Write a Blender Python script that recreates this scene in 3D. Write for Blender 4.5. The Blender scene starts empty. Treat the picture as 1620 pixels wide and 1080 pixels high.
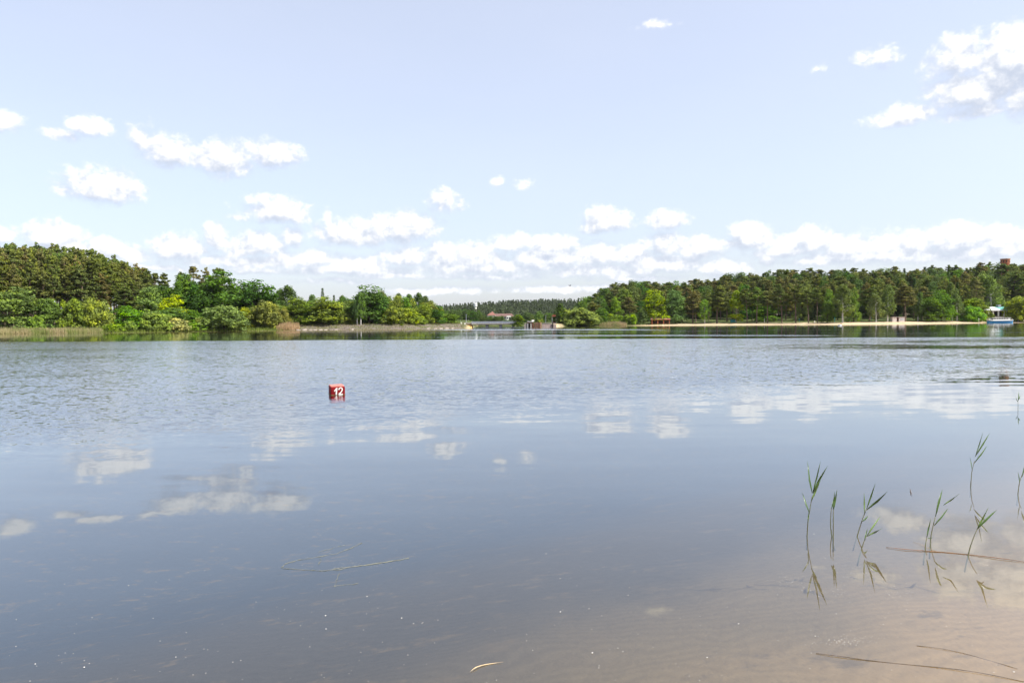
import bpy, math, random
import numpy as np
from mathutils import Matrix, Vector

R = math.radians
rng = np.random.default_rng(7)
random.seed(7)
scene = bpy.context.scene
COL = scene.collection

# ------------------------------------------------------------------ camera
CAM_H = 1.70
F = 1080.0                      # focal length in photograph pixels (24 mm on a 36 mm wide frame)
PITCH = math.atan(29.0 / F)     # looking slightly down
ROLL = 0.0085                   # camera leaning a touch to the right
_f = Vector((0, math.cos(PITCH), -math.sin(PITCH)))
_u0 = Vector((0, math.sin(PITCH), math.cos(PITCH)))
_r0 = Vector((1, 0, 0))
_r = _r0 * math.cos(ROLL) - _u0 * math.sin(ROLL)
_u = _u0 * math.cos(ROLL) + _r0 * math.sin(ROLL)
cam_data = bpy.data.cameras.new('camera')
cam_data.lens = 24.0
cam_data.sensor_width = 36.0
cam_data.clip_start = 0.1
cam_data.clip_end = 20000
cam = bpy.data.objects.new('camera', cam_data)
COL.objects.link(cam)
m = Matrix(((_r.x, _u.x, -_f.x, 0), (_r.y, _u.y, -_f.y, 0), (_r.z, _u.z, -_f.z, CAM_H), (0, 0, 0, 1)))
cam.matrix_world = m
scene.camera = cam


def ray(px, py):
    return (_f + _r * ((px - 810) / F) + _u * ((540 - py) / F))


def at(px, py, Y):
    """world point seen at photo pixel (px, py) at distance Y ahead"""
    d = ray(px, py)
    return Vector((0, 0, CAM_H)) + d * (Y / d.y)


def on_water(px, py, z=0.0):
    d = ray(px, py)
    return Vector((0, 0, CAM_H)) + d * ((z - CAM_H) / d.z)


def proj(x, y, z):
    v = Vector((x, y, z - CAM_H))
    w = v.dot(_f)
    return 810 + F * v.dot(_r) / w, 540 - F * v.dot(_u) / w


# ------------------------------------------------------------------ sky, sun, exposure
SUN_EL, SUN_AZ = R(50), R(112)      # azimuth clockwise from straight ahead (+Y): sun on the right, a little behind
EXPOSURE = 0.92
scene.view_settings.view_transform = 'Standard'
scene.view_settings.look = 'None'
scene.view_settings.exposure = EXPOSURE
scene.view_settings.gamma = 1.0
scene.view_settings.use_curve_mapping = False

sun_data = bpy.data.lights.new('sun', 'SUN')
sun_data.energy = 4.8
sun_data.angle = R(0.53)
sun_data.color = (1.0, 0.955, 0.88)
sun = bpy.data.objects.new('sun', sun_data)
COL.objects.link(sun)
sdir = Vector((math.sin(SUN_AZ) * math.cos(SUN_EL), math.cos(SUN_AZ) * math.cos(SUN_EL), math.sin(SUN_EL)))
sun.rotation_euler = sdir.to_track_quat('Z', 'Y').to_euler()
sun.location = (60, -20, 80)


class G:
    """small node-graph writer"""
    def __init__(s, nt):
        s.nt = nt

    def new(s, t, **k):
        n = s.nt.nodes.new(t)
        for a, b in k.items():
            setattr(n, a, b)
        return n

    def put(s, sock, v):
        if v is None:
            return
        if isinstance(v, bpy.types.NodeSocket):
            s.nt.links.new(v, sock)
        else:
            sock.default_value = v

    def m(s, op, a, b=None, c=None, clamp=False):
        n = s.new('ShaderNodeMath', operation=op, use_clamp=clamp)
        for i, v in enumerate((a, b, c)):
            s.put(n.inputs[i], v)
        return n.outputs[0]

    def v(s, op, a, b=None, c=None, out=0):
        n = s.new('ShaderNodeVectorMath', operation=op)
        for i, x in enumerate((a, b, c)):
            s.put(n.inputs[i], x)
        return n.outputs['Value'] if op in ('LENGTH', 'DOT_PRODUCT') else n.outputs[0]

    def scale(s, a, f):
        n = s.new('ShaderNodeVectorMath', operation='SCALE')
        s.put(n.inputs[0], a)
        s.put(n.inputs['Scale'], f)
        return n.outputs[0]

    def sep(s, a):
        n = s.new('ShaderNodeSeparateXYZ')
        s.put(n.inputs[0], a)
        return n.outputs

    def comb(s, x=0.0, y=0.0, z=0.0):
        n = s.new('ShaderNodeCombineXYZ')
        for i, v in enumerate((x, y, z)):
            s.put(n.inputs[i], v)
        return n.outputs[0]

    def noise(s, vec, scale=1.0, detail=2.0, rough=0.5, col=False, dist=0.0):
        n = s.new('ShaderNodeTexNoise')
        s.put(n.inputs['Vector'], vec)
        s.put(n.inputs['Scale'], scale)
        s.put(n.inputs['Detail'], detail)
        s.put(n.inputs['Roughness'], rough)
        s.put(n.inputs['Distortion'], dist)
        return n.outputs['Color' if col else 'Fac']

    def step(s, x, lo, hi, a=0.0, b=1.0):
        n = s.new('ShaderNodeMapRange', interpolation_type='SMOOTHSTEP')
        s.put(n.inputs[0], x)
        for i, v in enumerate((lo, hi, a, b)):
            s.put(n.inputs[i + 1], v)
        return n.outputs[0]

    def mix(s, f, a, b, blend='MIX'):
        n = s.new('ShaderNodeMix', data_type='RGBA', blend_type=blend)
        s.put(n.inputs[0], f)
        for i, v in ((6, a), (7, b)):
            if isinstance(v, tuple) and len(v) == 3:
                v = v + (1.0,)
            s.put(n.inputs[i], v)
        return n.outputs[2]


world = bpy.data.worlds.new('World')
scene.world = world
world.use_nodes = True
nt = world.node_tree
nt.nodes.clear()
g = G(nt)

# cloud puffs: (x, y, half width, rise, drop, strength) in photo pixels, turned into sky directions below
PUFFS = [
    # high, near clouds
    (8, 196, 34, 24, 20, .9), (98, 212, 40, 14, 14, .8), (142, 205, 46, 22, 18, 1),
    (224, 228, 22, 40, 28, .75), (262, 244, 62, 34, 26, 1), (350, 254, 70, 36, 28, 1), (432, 248, 62, 30, 22, 1),
    (160, 302, 80, 42, 26, 1.15), (436, 338, 66, 33, 20, 1), (385, 344, 30, 10, 8, .6),
    (702, 320, 38, 24, 22, .75), (786, 290, 16, 12, 10, .6), (826, 292, 20, 10, 10, .55),
    (638, 362, 68, 32, 30, 1.1), (556, 374, 78, 34, 20, 1.05), (520, 352, 14, 22, 16, .7),
    (955, 356, 50, 34, 16, 1.1), (1050, 352, 40, 22, 15, 1.05),
    (1604, 96, 88, 68, 74, 1.5), (1516, 92, 62, 44, 44, 1.0), (1540, 146, 96, 44, 36, 1.35),
    (1430, 187, 68, 22, 18, 1), (1550, 176, 90, 20, 16, .9), (1630, 150, 60, 60, 50, 1),
    (1390, 92, 40, 24, 20, .68), (1037, 42, 32, 13, 10, .52), (1298, 106, 16, 10, 9, .5),
    # bank of cumulus low over the trees
    (85, 376, 62, 30, 34, 1.15), (2, 370, 20, 18, 18, 1), (158, 396, 60, 22, 26, 1.05), (212, 404, 44, 18, 18, 1),
    (284, 396, 58, 30, 24, 1.1), (342, 372, 24, 24, 26, 1), (415, 390, 52, 32, 24, 1), (462, 372, 26, 20, 26, .9),
    (372, 396, 30, 26, 20, .95), (480, 412, 96, 20, 16, .95), (566, 420, 86, 22, 16, .95), (330, 414, 70, 10, 9, .8),
    (640, 410, 46, 26, 16, 1), (700, 408, 40, 30, 22, 1.05), (752, 408, 66, 30, 30, 1.1), (806, 386, 42, 18, 14, 1),
    (872, 388, 56, 20, 14, 1.05), (862, 410, 76, 28, 30, 1.1), (940, 408, 60, 28, 26, 1.05), (1002, 404, 44, 24, 24, 1),
    (1056, 390, 46, 28, 20, 1.05), (1106, 396, 48, 26, 22, 1.05), (1052, 416, 96, 22, 20, 1), (1142, 424, 56, 18, 18, 1),
    (1188, 376, 42, 28, 24, 1.1), (1156, 384, 60, 10, 12, .75), (1244, 388, 40, 22, 22, 1), (1284, 380, 42, 26, 28, 1.05),
    (1336, 394, 56, 28, 26, 1.05), (1398, 394, 56, 30, 24, 1.05), (1450, 388, 44, 28, 26, 1), (1508, 380, 70, 32, 28, 1.15),
    (1574, 380, 50, 28, 28, 1.1), (1630, 384, 36, 28, 26, 1.05), (1216, 410, 20, 14, 16, .95), (1470, 408, 160, 14, 12, .85),
    (1300, 414, 120, 10, 9, .8),
    (120, 398, 110, 20, 18, 1), (380, 416, 150, 16, 14, .95), (560, 428, 170, 14, 12, .95), (760, 424, 160, 16, 14, 1), (960, 428, 150, 16, 14, 1),
    (1380, 404, 190, 18, 16, 1), (1560, 398, 110, 18, 18, 1), (1240, 400, 70, 16, 14, .95),
    # thin flat layers above the horizon
    (620, 436, 120, 8, 7, .85), (770, 438, 140, 9, 8, .85), (690, 460, 150, 9, 8, .85), (880, 458, 150, 9, 8, .85),
    (1010, 440, 110, 9, 8, .8), (540, 446, 90, 8, 7, .8), (420, 430, 120, 8, 7, .8), (250, 424, 100, 8, 7, .75),
    (1100, 452, 90, 8, 7, .75), (1260, 432, 120, 6, 6, .7),
    # clouds outside the photograph, so the sky goes on to both sides
    (1800, 330, 130, 60, 40, 1.1), (1980, 380, 150, 50, 40, 1.1), (1780, 200, 120, 40, 30, 1), (-150, 300, 110, 50, 30, 1.1),
    (-260, 380, 160, 60, 40, 1.1), (-120, 210, 80, 26, 20, .9),
]

pg = bpy.data.node_groups.new('cloud_density', 'ShaderNodeTree')
pg.interface.new_socket('P', in_out='INPUT', socket_type='NodeSocketVector')
pg.interface.new_socket('D', in_out='OUTPUT', socket_type='NodeSocketFloat')
q = G(pg)
gi = q.new('NodeGroupInput')
go = q.new('NodeGroupOutput')
P = gi.outputs[0]
w1 = q.v('SUBTRACT', q.noise(P, 26.0, 3.0, 0.55, col=True), (.5, .5, .5))
PW = q.v('MULTIPLY_ADD', w1, (0.026, 0.016, 0), P)
best = None
for (px, py, a, bt, bb, wt) in PUFFS:
    def ae(x, y):
        d = ray(x, y).normalized()
        return math.atan2(d.x, d.y), math.asin(d.z)
    c = ae(px, py)
    ha = abs(ae(px + a, py)[0] - ae(px - a, py)[0]) / 2
    ht = max(ae(px, py - bt)[1] - c[1], .002)
    hb = max(c[1] - ae(px, py + bb)[1], .002)
    # z carries the union so far, which keeps the evaluation order (and the shader stack) short
    n = q.v('MULTIPLY_ADD', PW, (1 / ha, 1 / ht, 0), q.comb(-c[0] / ha, -c[1] / ht, best if best is not None else -9.0))
    sx = q.sep(n)
    yy = q.m('MAXIMUM', sx[1], q.m('MULTIPLY', sx[1], -ht / hb))
    ln = q.v('LENGTH', q.comb(sx[0], yy, 0.0))
    val = q.m('MULTIPLY_ADD', ln, -wt, wt - (1 - wt) * .25 if wt < 1 else wt)
    best = q.m('SMOOTH_MAX', sx[2], val, 0.12)
fb = q.noise(P, 44.0, 7.0, 0.56)
fb2 = q.noise(q.v('MULTIPLY', P, (1, 1.4, 1)), 75.0, 4.0, 0.55)
bil = q.m('ABSOLUTE', q.m('SUBTRACT', fb2, .5))
dd = q.m('MULTIPLY_ADD', q.m('SUBTRACT', fb, 0.38), 1.05, best)
dd = q.m('MULTIPLY_ADD', q.m('SUBTRACT', bil, 0.08), 0.9, dd)
q.put(go.inputs[0], dd)

tc = g.new('ShaderNodeTexCoord')
dirv = g.v('NORMALIZE', tc.outputs['Generated'])
dx = g.sep(dirv)
az = g.m('ARCTAN2', dx[0], dx[1])
el = g.m('ARCSINE', dx[2])
P = g.comb(az, el, 0.0)


def dens(p):
    n = g.new('ShaderNodeGroup')
    n.node_tree = pg
    g.put(n.inputs[0], p)
    return n.outputs[0]


d0 = dens(P)
d2 = dens(g.v('ADD', P, (0.005, 0.0150, 0)))
nb0 = g.noise(P, 60.0, 5.0, 0.6)
nb1 = g.noise(g.v('ADD', P, (0.004, 0.010, 0)), 60.0, 5.0, 0.6)
lit = g.m('MULTIPLY_ADD', g.m('SUBTRACT', d0, d2), 0.62, 0.43)
lit = g.m('MULTIPLY_ADD', g.m('SUBTRACT', nb0, nb1), 1.2, lit)
lit = g.step(lit, -.05, 1.0)
# sunlit tops end crisply, shaded undersides dissolve
alpha = g.step(d0, -0.03, g.m('MULTIPLY_ADD', lit, -.40, .92))

sky = g.new('ShaderNodeTexSky', sky_type='NISHITA', sun_disc=False)
sky.sun_elevation = SUN_EL
sky.sun_rotation = SUN_AZ
sky.altitude = 120
sky.air_density = 1.0
sky.dust_density = 2.2
sky.ozone_density = 1.4
SKY_S = 0.131
skyc = sky.outputs[0]
# a thin even veil of high cloud takes some of the blue out of the sky
veil = g.m('MULTIPLY_ADD', g.noise(g.v('MULTIPLY', P, (1.0, 2.5, 1)), 3.0, 5.0, .55), 0.10, 0.44)
skyc = g.mix(1.0, skyc, (1.0, .972, .985), 'MULTIPLY')
skyc = g.mix(veil, skyc, (3.95, 4.02, 4.4))
lowf = g.step(el, 0.02, 0.24, 0.90, 1.0)
skyc = g.mix(1.0, skyc, g.comb(lowf, g.m('MULTIPLY_ADD', lowf, .85, .15), g.m('MULTIPLY_ADD', lowf, .65, .35)), 'MULTIPLY')
ccol = g.mix(g.m('POWER', lit, 1.25), (2.55, 2.82, 3.38), (5.0, 4.97, 4.93))
# the lowest clouds are far off and take the colour of the air before them
farm = g.step(el, 0.13, 0.0, 0.0, 0.35)
ccol = g.mix(farm, ccol, (3.55, 3.8, 4.2))
out = g.mix(g.m('MULTIPLY', alpha, 0.97), skyc, ccol)
bg = g.new('ShaderNodeBackground')
g.put(bg.inputs[0], out)
bg.inputs[1].default_value = SKY_S
wo = g.new('ShaderNodeOutputWorld')
nt.links.new(bg.outputs[0], wo.inputs[0])
world.cycles.sampling_method = 'MANUAL'
world.cycles.sample_map_resolution = 256

scene.cycles.max_bounces = 8
scene.cycles.diffuse_bounces = 3
scene.cycles.glossy_bounces = 3
scene.cycles.transmission_bounces = 4
scene.cycles.use_adaptive_sampling = True
scene.cycles.adaptive_threshold = 0.02
scene.cycles.transparent_max_bounces = 16
scene.cycles.caustics_reflective = False
scene.cycles.caustics_refractive = False

# ------------------------------------------------------------------ helpers
MATS = {}


def mat(name, color, rough=0.8, vary=0.15, scale=2.0, spec=0.3, metal=0.0, col2=None, detail=5.0, stretch=(1, 1, 1), bump=0.0):
    """plain procedural surface: base colour broken up by noise in object space"""
    if name in MATS:
        return MATS[name]
    mt = bpy.data.materials.new(name)
    mt.use_nodes = True
    nt = mt.node_tree
    nt.nodes.clear()
    g = G(nt)
    tc = g.new('ShaderNodeTexCoord')
    n = g.noise(g.v('MULTIPLY', tc.outputs['Object'], stretch), scale, detail, .6)
    f = g.step(n, .3, .7)
    c2 = col2 or tuple(max(0, c * (1 - 2 * vary)) for c in color)
    c1 = color if col2 else tuple(min(1, c * (1 + vary)) for c in color)
    b = g.new('ShaderNodeBsdfPrincipled')
    g.put(b.inputs['Base Color'], g.mix(f, c2, c1))
    g.put(b.inputs['Roughness'], rough)
    g.put(b.inputs['Metallic'], metal)
    g.put(b.inputs['Specular IOR Level'], spec)
    if bump:
        bn = g.new('ShaderNodeBump')
        bn.inputs['Strength'].default_value = bump
        g.put(bn.inputs['Height'], n)
        nt.links.new(bn.outputs[0], b.inputs['Normal'])
    o = g.new('ShaderNodeOutputMaterial')
    nt.links.new(b.outputs[0], o.inputs[0])
    MATS[name] = mt
    return mt


def tag(o, label=None, cat=None, group=None, kind=None):
    for k, v in (('label', label), ('category', cat), ('group', group), ('kind', kind)):
        if v:
            o[k] = v
    return o


def empty(name, loc, label=None, cat=None, group=None, rz=0.0):
    o = bpy.data.objects.new(name, None)
    o.empty_display_size = .2
    COL.objects.link(o)
    o.location = loc
    o.rotation_euler.z = rz
    return tag(o, label, cat, group)


def link_mesh(name, me, material=None, parent=None):
    o = bpy.data.objects.new(name, me)
    COL.objects.link(o)
    if material and not me.materials:
        me.materials.append(material)
    if parent:
        o.parent = parent
    return o


class MB:
    """collects shapes, then links them as ONE mesh object"""
    def __init__(s):
        s.v = []
        s.f = []

    def box(s, c, d, rz=0.0, taper=1.0, ry=0.0):
        b = len(s.v)
        hx, hy, hz = d[0] / 2, d[1] / 2, d[2] / 2
        M = Matrix.Rotation(rz, 3, 'Z') @ Matrix.Rotation(ry, 3, 'Y')
        for z in (-hz, hz):
            k = taper if z > 0 else 1
            for x, y in ((-hx, -hy), (hx, -hy), (hx, hy), (-hx, hy)):
                p = M @ Vector((x * k, y * k, z))
                s.v.append((c[0] + p.x, c[1] + p.y, c[2] + p.z))
        for f in ((0, 3, 2, 1), (4, 5, 6, 7), (0, 1, 5, 4), (1, 2, 6, 5), (2, 3, 7, 6), (3, 0, 4, 7)):
            s.f.append(tuple(b + i for i in f))
        return s

    def tube(s, pts, rad, n=6, cap=True):
        pts = [Vector(p) for p in pts]
        if not hasattr(rad, '__len__'):
            rad = [rad] * len(pts)
        b = len(s.v)
        for i, p in enumerate(pts):
            t = (pts[min(i + 1, len(pts) - 1)] - pts[max(i - 1, 0)]).normalized()
            a = t.orthogonal().normalized() if abs(t.z) > .9 else t.cross(Vector((0, 0, 1))).normalized()
            if abs(t.z) > .9:
                a = Vector((1, 0, 0)) - t * t.x
                a.normalize()
            c = t.cross(a)
            for k in range(n):
                w = 2 * math.pi * k / n
                s.v.append(tuple(p + (a * math.cos(w) + c * math.sin(w)) * rad[i]))
        for i in range(len(pts) - 1):
            for k in range(n):
                k2 = (k + 1) % n
                s.f.append((b + i * n + k, b + i * n + k2, b + (i + 1) * n + k2, b + (i + 1) * n + k))
        if cap:
            s.f.append(tuple(b + k for k in reversed(range(n))))
            s.f.append(tuple(b + (len(pts) - 1) * n + k for k in range(n)))
        return s

    def lathe(s, prof, c=(0, 0, 0), n=20):
        b = len(s.v)
        for r, z in prof:
            for k in range(n):
                w = 2 * math.pi * k / n
                s.v.append((c[0] + r * math.cos(w), c[1] + r * math.sin(w), c[2] + z))
        for i in range(len(prof) - 1):
            for k in range(n):
                k2 = (k + 1) % n
                s.f.append((b + i * n + k, b + i * n + k2, b + (i + 1) * n + k2, b + (i + 1) * n + k))
        s.f.append(tuple(b + k for k in reversed(range(n))))
        s.f.append(tuple(b + (len(prof) - 1) * n + k for k in range(n)))
        return s

    def poly(s, verts, faces):
        b = len(s.v)
        s.v += [tuple(v) for v in verts]
        s.f += [tuple(b + i for i in f) for f in faces]
        return s

    def prism(s, outline, y0, y1):
        """outline in x,z pushed from y0 to y1"""
        n = len(outline)
        vs = [(x, y0, z) for x, z in outline] + [(x, y1, z) for x, z in outline]
        fs = [tuple(range(n)), tuple(reversed(range(n, 2 * n)))]
        fs += [(i, i + n, (i + 1) % n + n, (i + 1) % n) for i in range(n)]
        return s.poly(vs, fs)

    def build(s, name, material, parent=None, smooth=False, bevel=0.0):
        me = bpy.data.meshes.new(name)
        me.from_pydata(s.v, [], s.f)
        me.validate()
        if smooth:
            me.polygons.foreach_set('use_smooth', [True] * len(me.polygons))
        o = link_mesh(name, me, material, parent)
        if bevel:
            md = o.modifiers.new('bevel', 'BEVEL')
            md.width = bevel
            md.segments = 2
        return o


def grid_mesh(name, X, Y, Z, attrs=None, smooth=True):
    """X, Y, Z: (ny, nx) arrays"""
    ny, nx = X.shape
    me = bpy.data.meshes.new(name)
    me.vertices.add(nx * ny)
    me.vertices.foreach_set('co', np.stack([X, Y, Z], -1).astype(np.float32).ravel())
    i = np.arange(nx * ny).reshape(ny, nx)
    q = np.stack([i[:-1, :-1], i[:-1, 1:], i[1:, 1:], i[1:, :-1]], -1).reshape(-1, 4)
    me.loops.add(q.size)
    me.polygons.add(len(q))
    me.loops.foreach_set('vertex_index', q.ravel().astype(np.int32))
    me.polygons.foreach_set('loop_start', np.arange(0, q.size, 4, dtype=np.int32))
    me.polygons.foreach_set('loop_total', np.full(len(q), 4, dtype=np.int32))
    me.polygons.foreach_set('use_smooth', np.ones(len(q), dtype=bool))
    me.update(calc_edges=True)
    for k, a in (attrs or {}).items():
        at_ = me.attributes.new(k, 'FLOAT', 'POINT')
        at_.data.foreach_set('value', a.astype(np.float32).ravel())
    return me


def quads_mesh(name, V, tint, tri=False):
    """V: (n, 4, 3) loose leaf faces; tint: (n,) value stored per face corner point"""
    n, k = V.shape[0], V.shape[1]
    me = bpy.data.meshes.new(name)
    me.vertices.add(n * k)
    me.vertices.foreach_set('co', V.astype(np.float32).ravel())
    me.loops.add(n * k)
    me.polygons.add(n)
    me.loops.foreach_set('vertex_index', np.arange(n * k, dtype=np.int32))
    me.polygons.foreach_set('loop_start', np.arange(0, n * k, k, dtype=np.int32))
    me.polygons.foreach_set('loop_total', np.full(n, k, dtype=np.int32))
    me.update(calc_edges=True)
    a = me.attributes.new('tint', 'FLOAT', 'POINT')
    a.data.foreach_set('value', np.repeat(tint, k).astype(np.float32))
    return me


def sstep(x, a, b):
    t = np.clip((x - a) / (b - a), 0, 1)
    return t * t * (3 - 2 * t)


def vnoise(x, y, seed=0):
    """smooth value noise"""
    def h(i, j):
        s = np.sin(i * 127.1 + j * 311.7 + seed * 74.7) * 43758.5453
        return s - np.floor(s)
    i, j = np.floor(x), np.floor(y)
    fx, fy = x - i, y - j
    fx = fx * fx * (3 - 2 * fx)
    fy = fy * fy * (3 - 2 * fy)
    return (h(i, j) * (1 - fx) + h(i + 1, j) * fx) * (1 - fy) + (h(i, j + 1) * (1 - fx) + h(i + 1, j + 1) * fx) * fy


# ------------------------------------------------------------------ the lie of the land
SHORE_PX = [-900, -300, 0, 170, 300, 440, 480, 640, 735, 748, 752, 858, 862, 880, 900, 1000, 1080, 1200, 1340, 1450, 1600, 1700, 2000, 2600]
SHORE_Y = [130, 150, 167, 180, 195, 205, 209, 212, 238, 250, 420, 420, 268, 280, 296, 300, 298, 285, 262, 264, 290, 286, 270, 240]


def shore(px):
    return np.interp(px, SHORE_PX, SHORE_Y)


def height(X, Y):
    X = np.asarray(X, float)
    Y = np.asarray(Y, float)
    Yc = np.maximum(Y, 60)
    px = 810 + F * X / Yc
    e = Yc - shore(px)
    bed = np.maximum(-2.6, 0.09 * e)
    # three kinds of far bank
    left = np.interp(e, [0, 4, 14, 30, 70, 140, 400], [0, .35, .7, 1.6, 6.0, 9.5, 11])
    emb = np.interp(e, [0, 2, 9, 12, 60, 140, 400], [0, .38, 1.62, 1.75, 2.1, 3.4, 5])
    mid = np.interp(e, [0, 3, 10, 60, 300], [0, .5, 1.2, 1.8, 2.5])
    beach = np.interp(e, [0, 15, 20, 34, 60, 120, 200, 420], [0, .85, 1.1, 1.8, 4.2, 11, 18.5, 22])
    wl = 1 - sstep(px, 400, 450)
    wr = sstep(px, 900, 1010)
    wm = sstep(px, 735, 760) * (1 - wr)
    we = 1 - np.clip(wl + wr + wm, 0, 1)
    land = left * wl + emb * we + mid * wm + beach * wr
    hill = 31 * sstep(Y, 760, 1350) * (0.55 + .45 * sstep(px, 640, 840)) + 12 * sstep(Y, 1500, 3200)
    land = land * (1 - .6 * sstep(e, 350, 800)) + hill
    land = land + (vnoise(X / 9, Y / 9, 3) - .5) * .35 * sstep(e, 6, 30) + (vnoise(X / 2.2, Y / 2.2, 5) - .5) * .12 * sstep(e, .5, 4)
    z = np.where(e > 0, land, bed)
    # the near shore, where the photographer stands
    s = (Y - (0.35 + 0.75 * X)) / 1.1
    near = np.where(s > 0, -0.125 * s - 0.006 * np.minimum(s, 12) ** 2, np.minimum(-0.10 * s, 1.2))
    near = np.maximum(near, -2.6) + (vnoise(X / 1.3, Y / 1.3, 9) - .5) * .05 + (vnoise(X / .5, Y / .5, 4) - .5) * .02
    return np.where(Y < 60, near, z)


def ground_z(x, y):
    return float(height(np.array([x]), np.array([y]))[0])


xs = np.concatenate([-np.geomspace(3600, 265, 40), np.arange(-260, -14, 1.8), np.arange(-14, 14, .3), np.arange(14, 262, 1.8), np.geomspace(265, 3600, 40)])
ys = np.concatenate([-np.geomspace(3600, 84, 24), np.arange(-80, -2, 4.0), np.arange(-2, 14, .25), np.arange(14, 150, 6.0), np.arange(150, 345, 1.1), np.arange(345, 700, 7.0), np.geomspace(700, 5200, 60)])
GX, GY = np.meshgrid(xs, ys)
GZ = height(GX, GY)
gpx = 810 + F * GX / np.maximum(GY, 60)
ge = GY - shore(gpx)
wob = (vnoise(GX / 7, GY / 7, 11) - .5) * 10
sand = sstep(gpx, 985, 1040) * (1 - sstep(ge + wob * .35, 15.5, 18.5))
sand = np.maximum(sand, sstep(gpx, 735, 742) * (1 - sstep(gpx, 752, 756)) * (1 - sstep(ge, 10, 16)))
sand = np.maximum(sand, sstep(gpx, 856, 860) * (1 - sstep(gpx, 886, 892)) * (1 - sstep(ge, 12, 22)))
sand = np.maximum(sand, (GY < 60) * 1.0)
stone = sstep(gpx, 452, 466) * (1 - sstep(gpx, 728, 738)) * (1 - sstep(ge + wob * .1, 9, 11))
path = sstep(gpx, 1180, 1200) * (1 - sstep(np.abs(ge - 62 - wob * .3), 3, 6))
gme = grid_mesh('ground', GX, GY, GZ, dict(sand=sand, stone=stone, path=path))

gm = bpy.data.materials.new('ground')
gm.use_nodes = True
nt = gm.node_tree
nt.nodes.clear()
g = G(nt)
geo = g.new('ShaderNodeNewGeometry')
pos = geo.outputs['Position']


def attr(g, n):
    a = g.new('ShaderNodeAttribute', attribute_name=n)
    return a.outputs['Fac']


n1 = g.noise(pos, .25, 6, .6)
n2 = g.noise(pos, 1.7, 5, .65)
n3 = g.noise(pos, 9.0, 4, .6)
grass = g.mix(g.step(n1, .35, .65), (.040, .055, .016), (.080, .10, .028))
grass = g.mix(g.step(n2, .55, .8), grass, (.11, .10, .05))
st = g.mix(g.step(n2, .35, .65), (.105, .085, .078), (.17, .14, .125))
st = g.mix(g.step(g.noise(g.v('MULTIPLY', pos, (.25, 1, 1)), .8, 5, .65), .47, .60), st, (.085, .10, .035))
sd = g.mix(g.step(n1, .3, .7), (.38, .29, .18), (.47, .37, .24))
sd = g.mix(g.step(n2, .55, .8, 0.0, .5), sd, (.33, .26, .16))
px_ = g.sep(pos)
# lake bed: pale sand in the shallows, brown silt plus painted water murk where it is deeper, with drifts of dark litter
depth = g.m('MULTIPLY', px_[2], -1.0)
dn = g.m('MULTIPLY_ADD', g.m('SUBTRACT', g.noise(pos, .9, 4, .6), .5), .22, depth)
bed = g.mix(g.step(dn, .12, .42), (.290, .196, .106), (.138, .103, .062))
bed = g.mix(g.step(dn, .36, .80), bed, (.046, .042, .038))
bed = g.mix(g.step(dn, .8, 2.0), bed, (.022, .036, .056))  # bluish backscatter of the deep water put into the bed colour
sr = g.new('ShaderNodeTexWave', wave_type='BANDS', bands_direction='Y')
g.put(sr.inputs['Vector'], g.v('ADD', pos, g.v('MULTIPLY', g.noise(pos, .8, 3, .5, col=True), (1.2, 1.2, 0))))
sr.inputs['Scale'].default_value = 2.6
sr.inputs['Distortion'].default_value = 2.5
sr.inputs['Detail'].default_value = 2.0
bed = g.mix(g.m('MULTIPLY', sr.outputs['Fac'], .22), bed, g.mix(1.0, bed, (.55, .53, .5), 'MULTIPLY'))
litter = g.m('MULTIPLY', g.step(g.noise(g.v('MULTIPLY', pos, (1, 1.7, 1)), 2.2, 7, .72), .53, .66), g.step(n3, .36, .58))
bed = g.mix(g.m('MULTIPLY', litter, .75), bed, (.10, .075, .05))
wet = g.step(px_[2], .03, -.01)
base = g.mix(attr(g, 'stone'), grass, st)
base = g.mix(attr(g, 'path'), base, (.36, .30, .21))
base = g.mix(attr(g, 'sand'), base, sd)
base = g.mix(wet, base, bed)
b = g.new('ShaderNodeBsdfPrincipled')
g.put(b.inputs['Base Color'], base)
b.inputs['Roughness'].default_value = .95
b.inputs['Specular IOR Level'].default_value = .1
bn = g.new('ShaderNodeBump')
bn.inputs['Strength'].default_value = .35
bn.inputs['Distance'].default_value = .12
g.put(bn.inputs['Height'], n2)
nt.links.new(bn.outputs[0], b.inputs['Normal'])
o = g.new('ShaderNodeOutputMaterial')
nt.links.new(b.outputs[0], o.inputs[0])
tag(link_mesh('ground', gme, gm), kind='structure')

# ------------------------------------------------------------------ the lake
wm_ = bpy.data.materials.new('lake_water')
wm_.use_nodes = True
nt = wm_.node_tree
nt.nodes.clear()
g = G(nt)
geo = g.new('ShaderNodeNewGeometry')
pos = geo.outputs['Position']
sp = g.sep(pos)
X, Y = sp[0], sp[1]
big = g.m('SUBTRACT', g.noise(g.v('MULTIPLY', pos, (.10, .22, 1)), 1.0, 4, .6), .5)
mid = g.m('SUBTRACT', g.noise(g.v('MULTIPLY', pos, (.45, 1.0, 1)), 1.0, 3, .6), .5)
# wind lane: starts beyond the sheltered near water, ends on a line some 70 m out
d1 = g.m('SUBTRACT', Y, g.m('MULTIPLY_ADD', X, .58, 13.0))
d1 = g.m('MULTIPLY_ADD', big, 5.0, d1)
d1 = g.m('MULTIPLY_ADD', mid, 2.5, d1)
near_m = g.step(d1, -2.5, 4.5)
d2 = g.m('SUBTRACT', Y, g.m('MULTIPLY_ADD', X, -.16, 72.5))
d2 = g.m('MULTIPLY_ADD', big, 5.0, d2)
far_m = g.step(d2, 0.5, -2.5)
lane = g.m('MULTIPLY', near_m, far_m)
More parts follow.
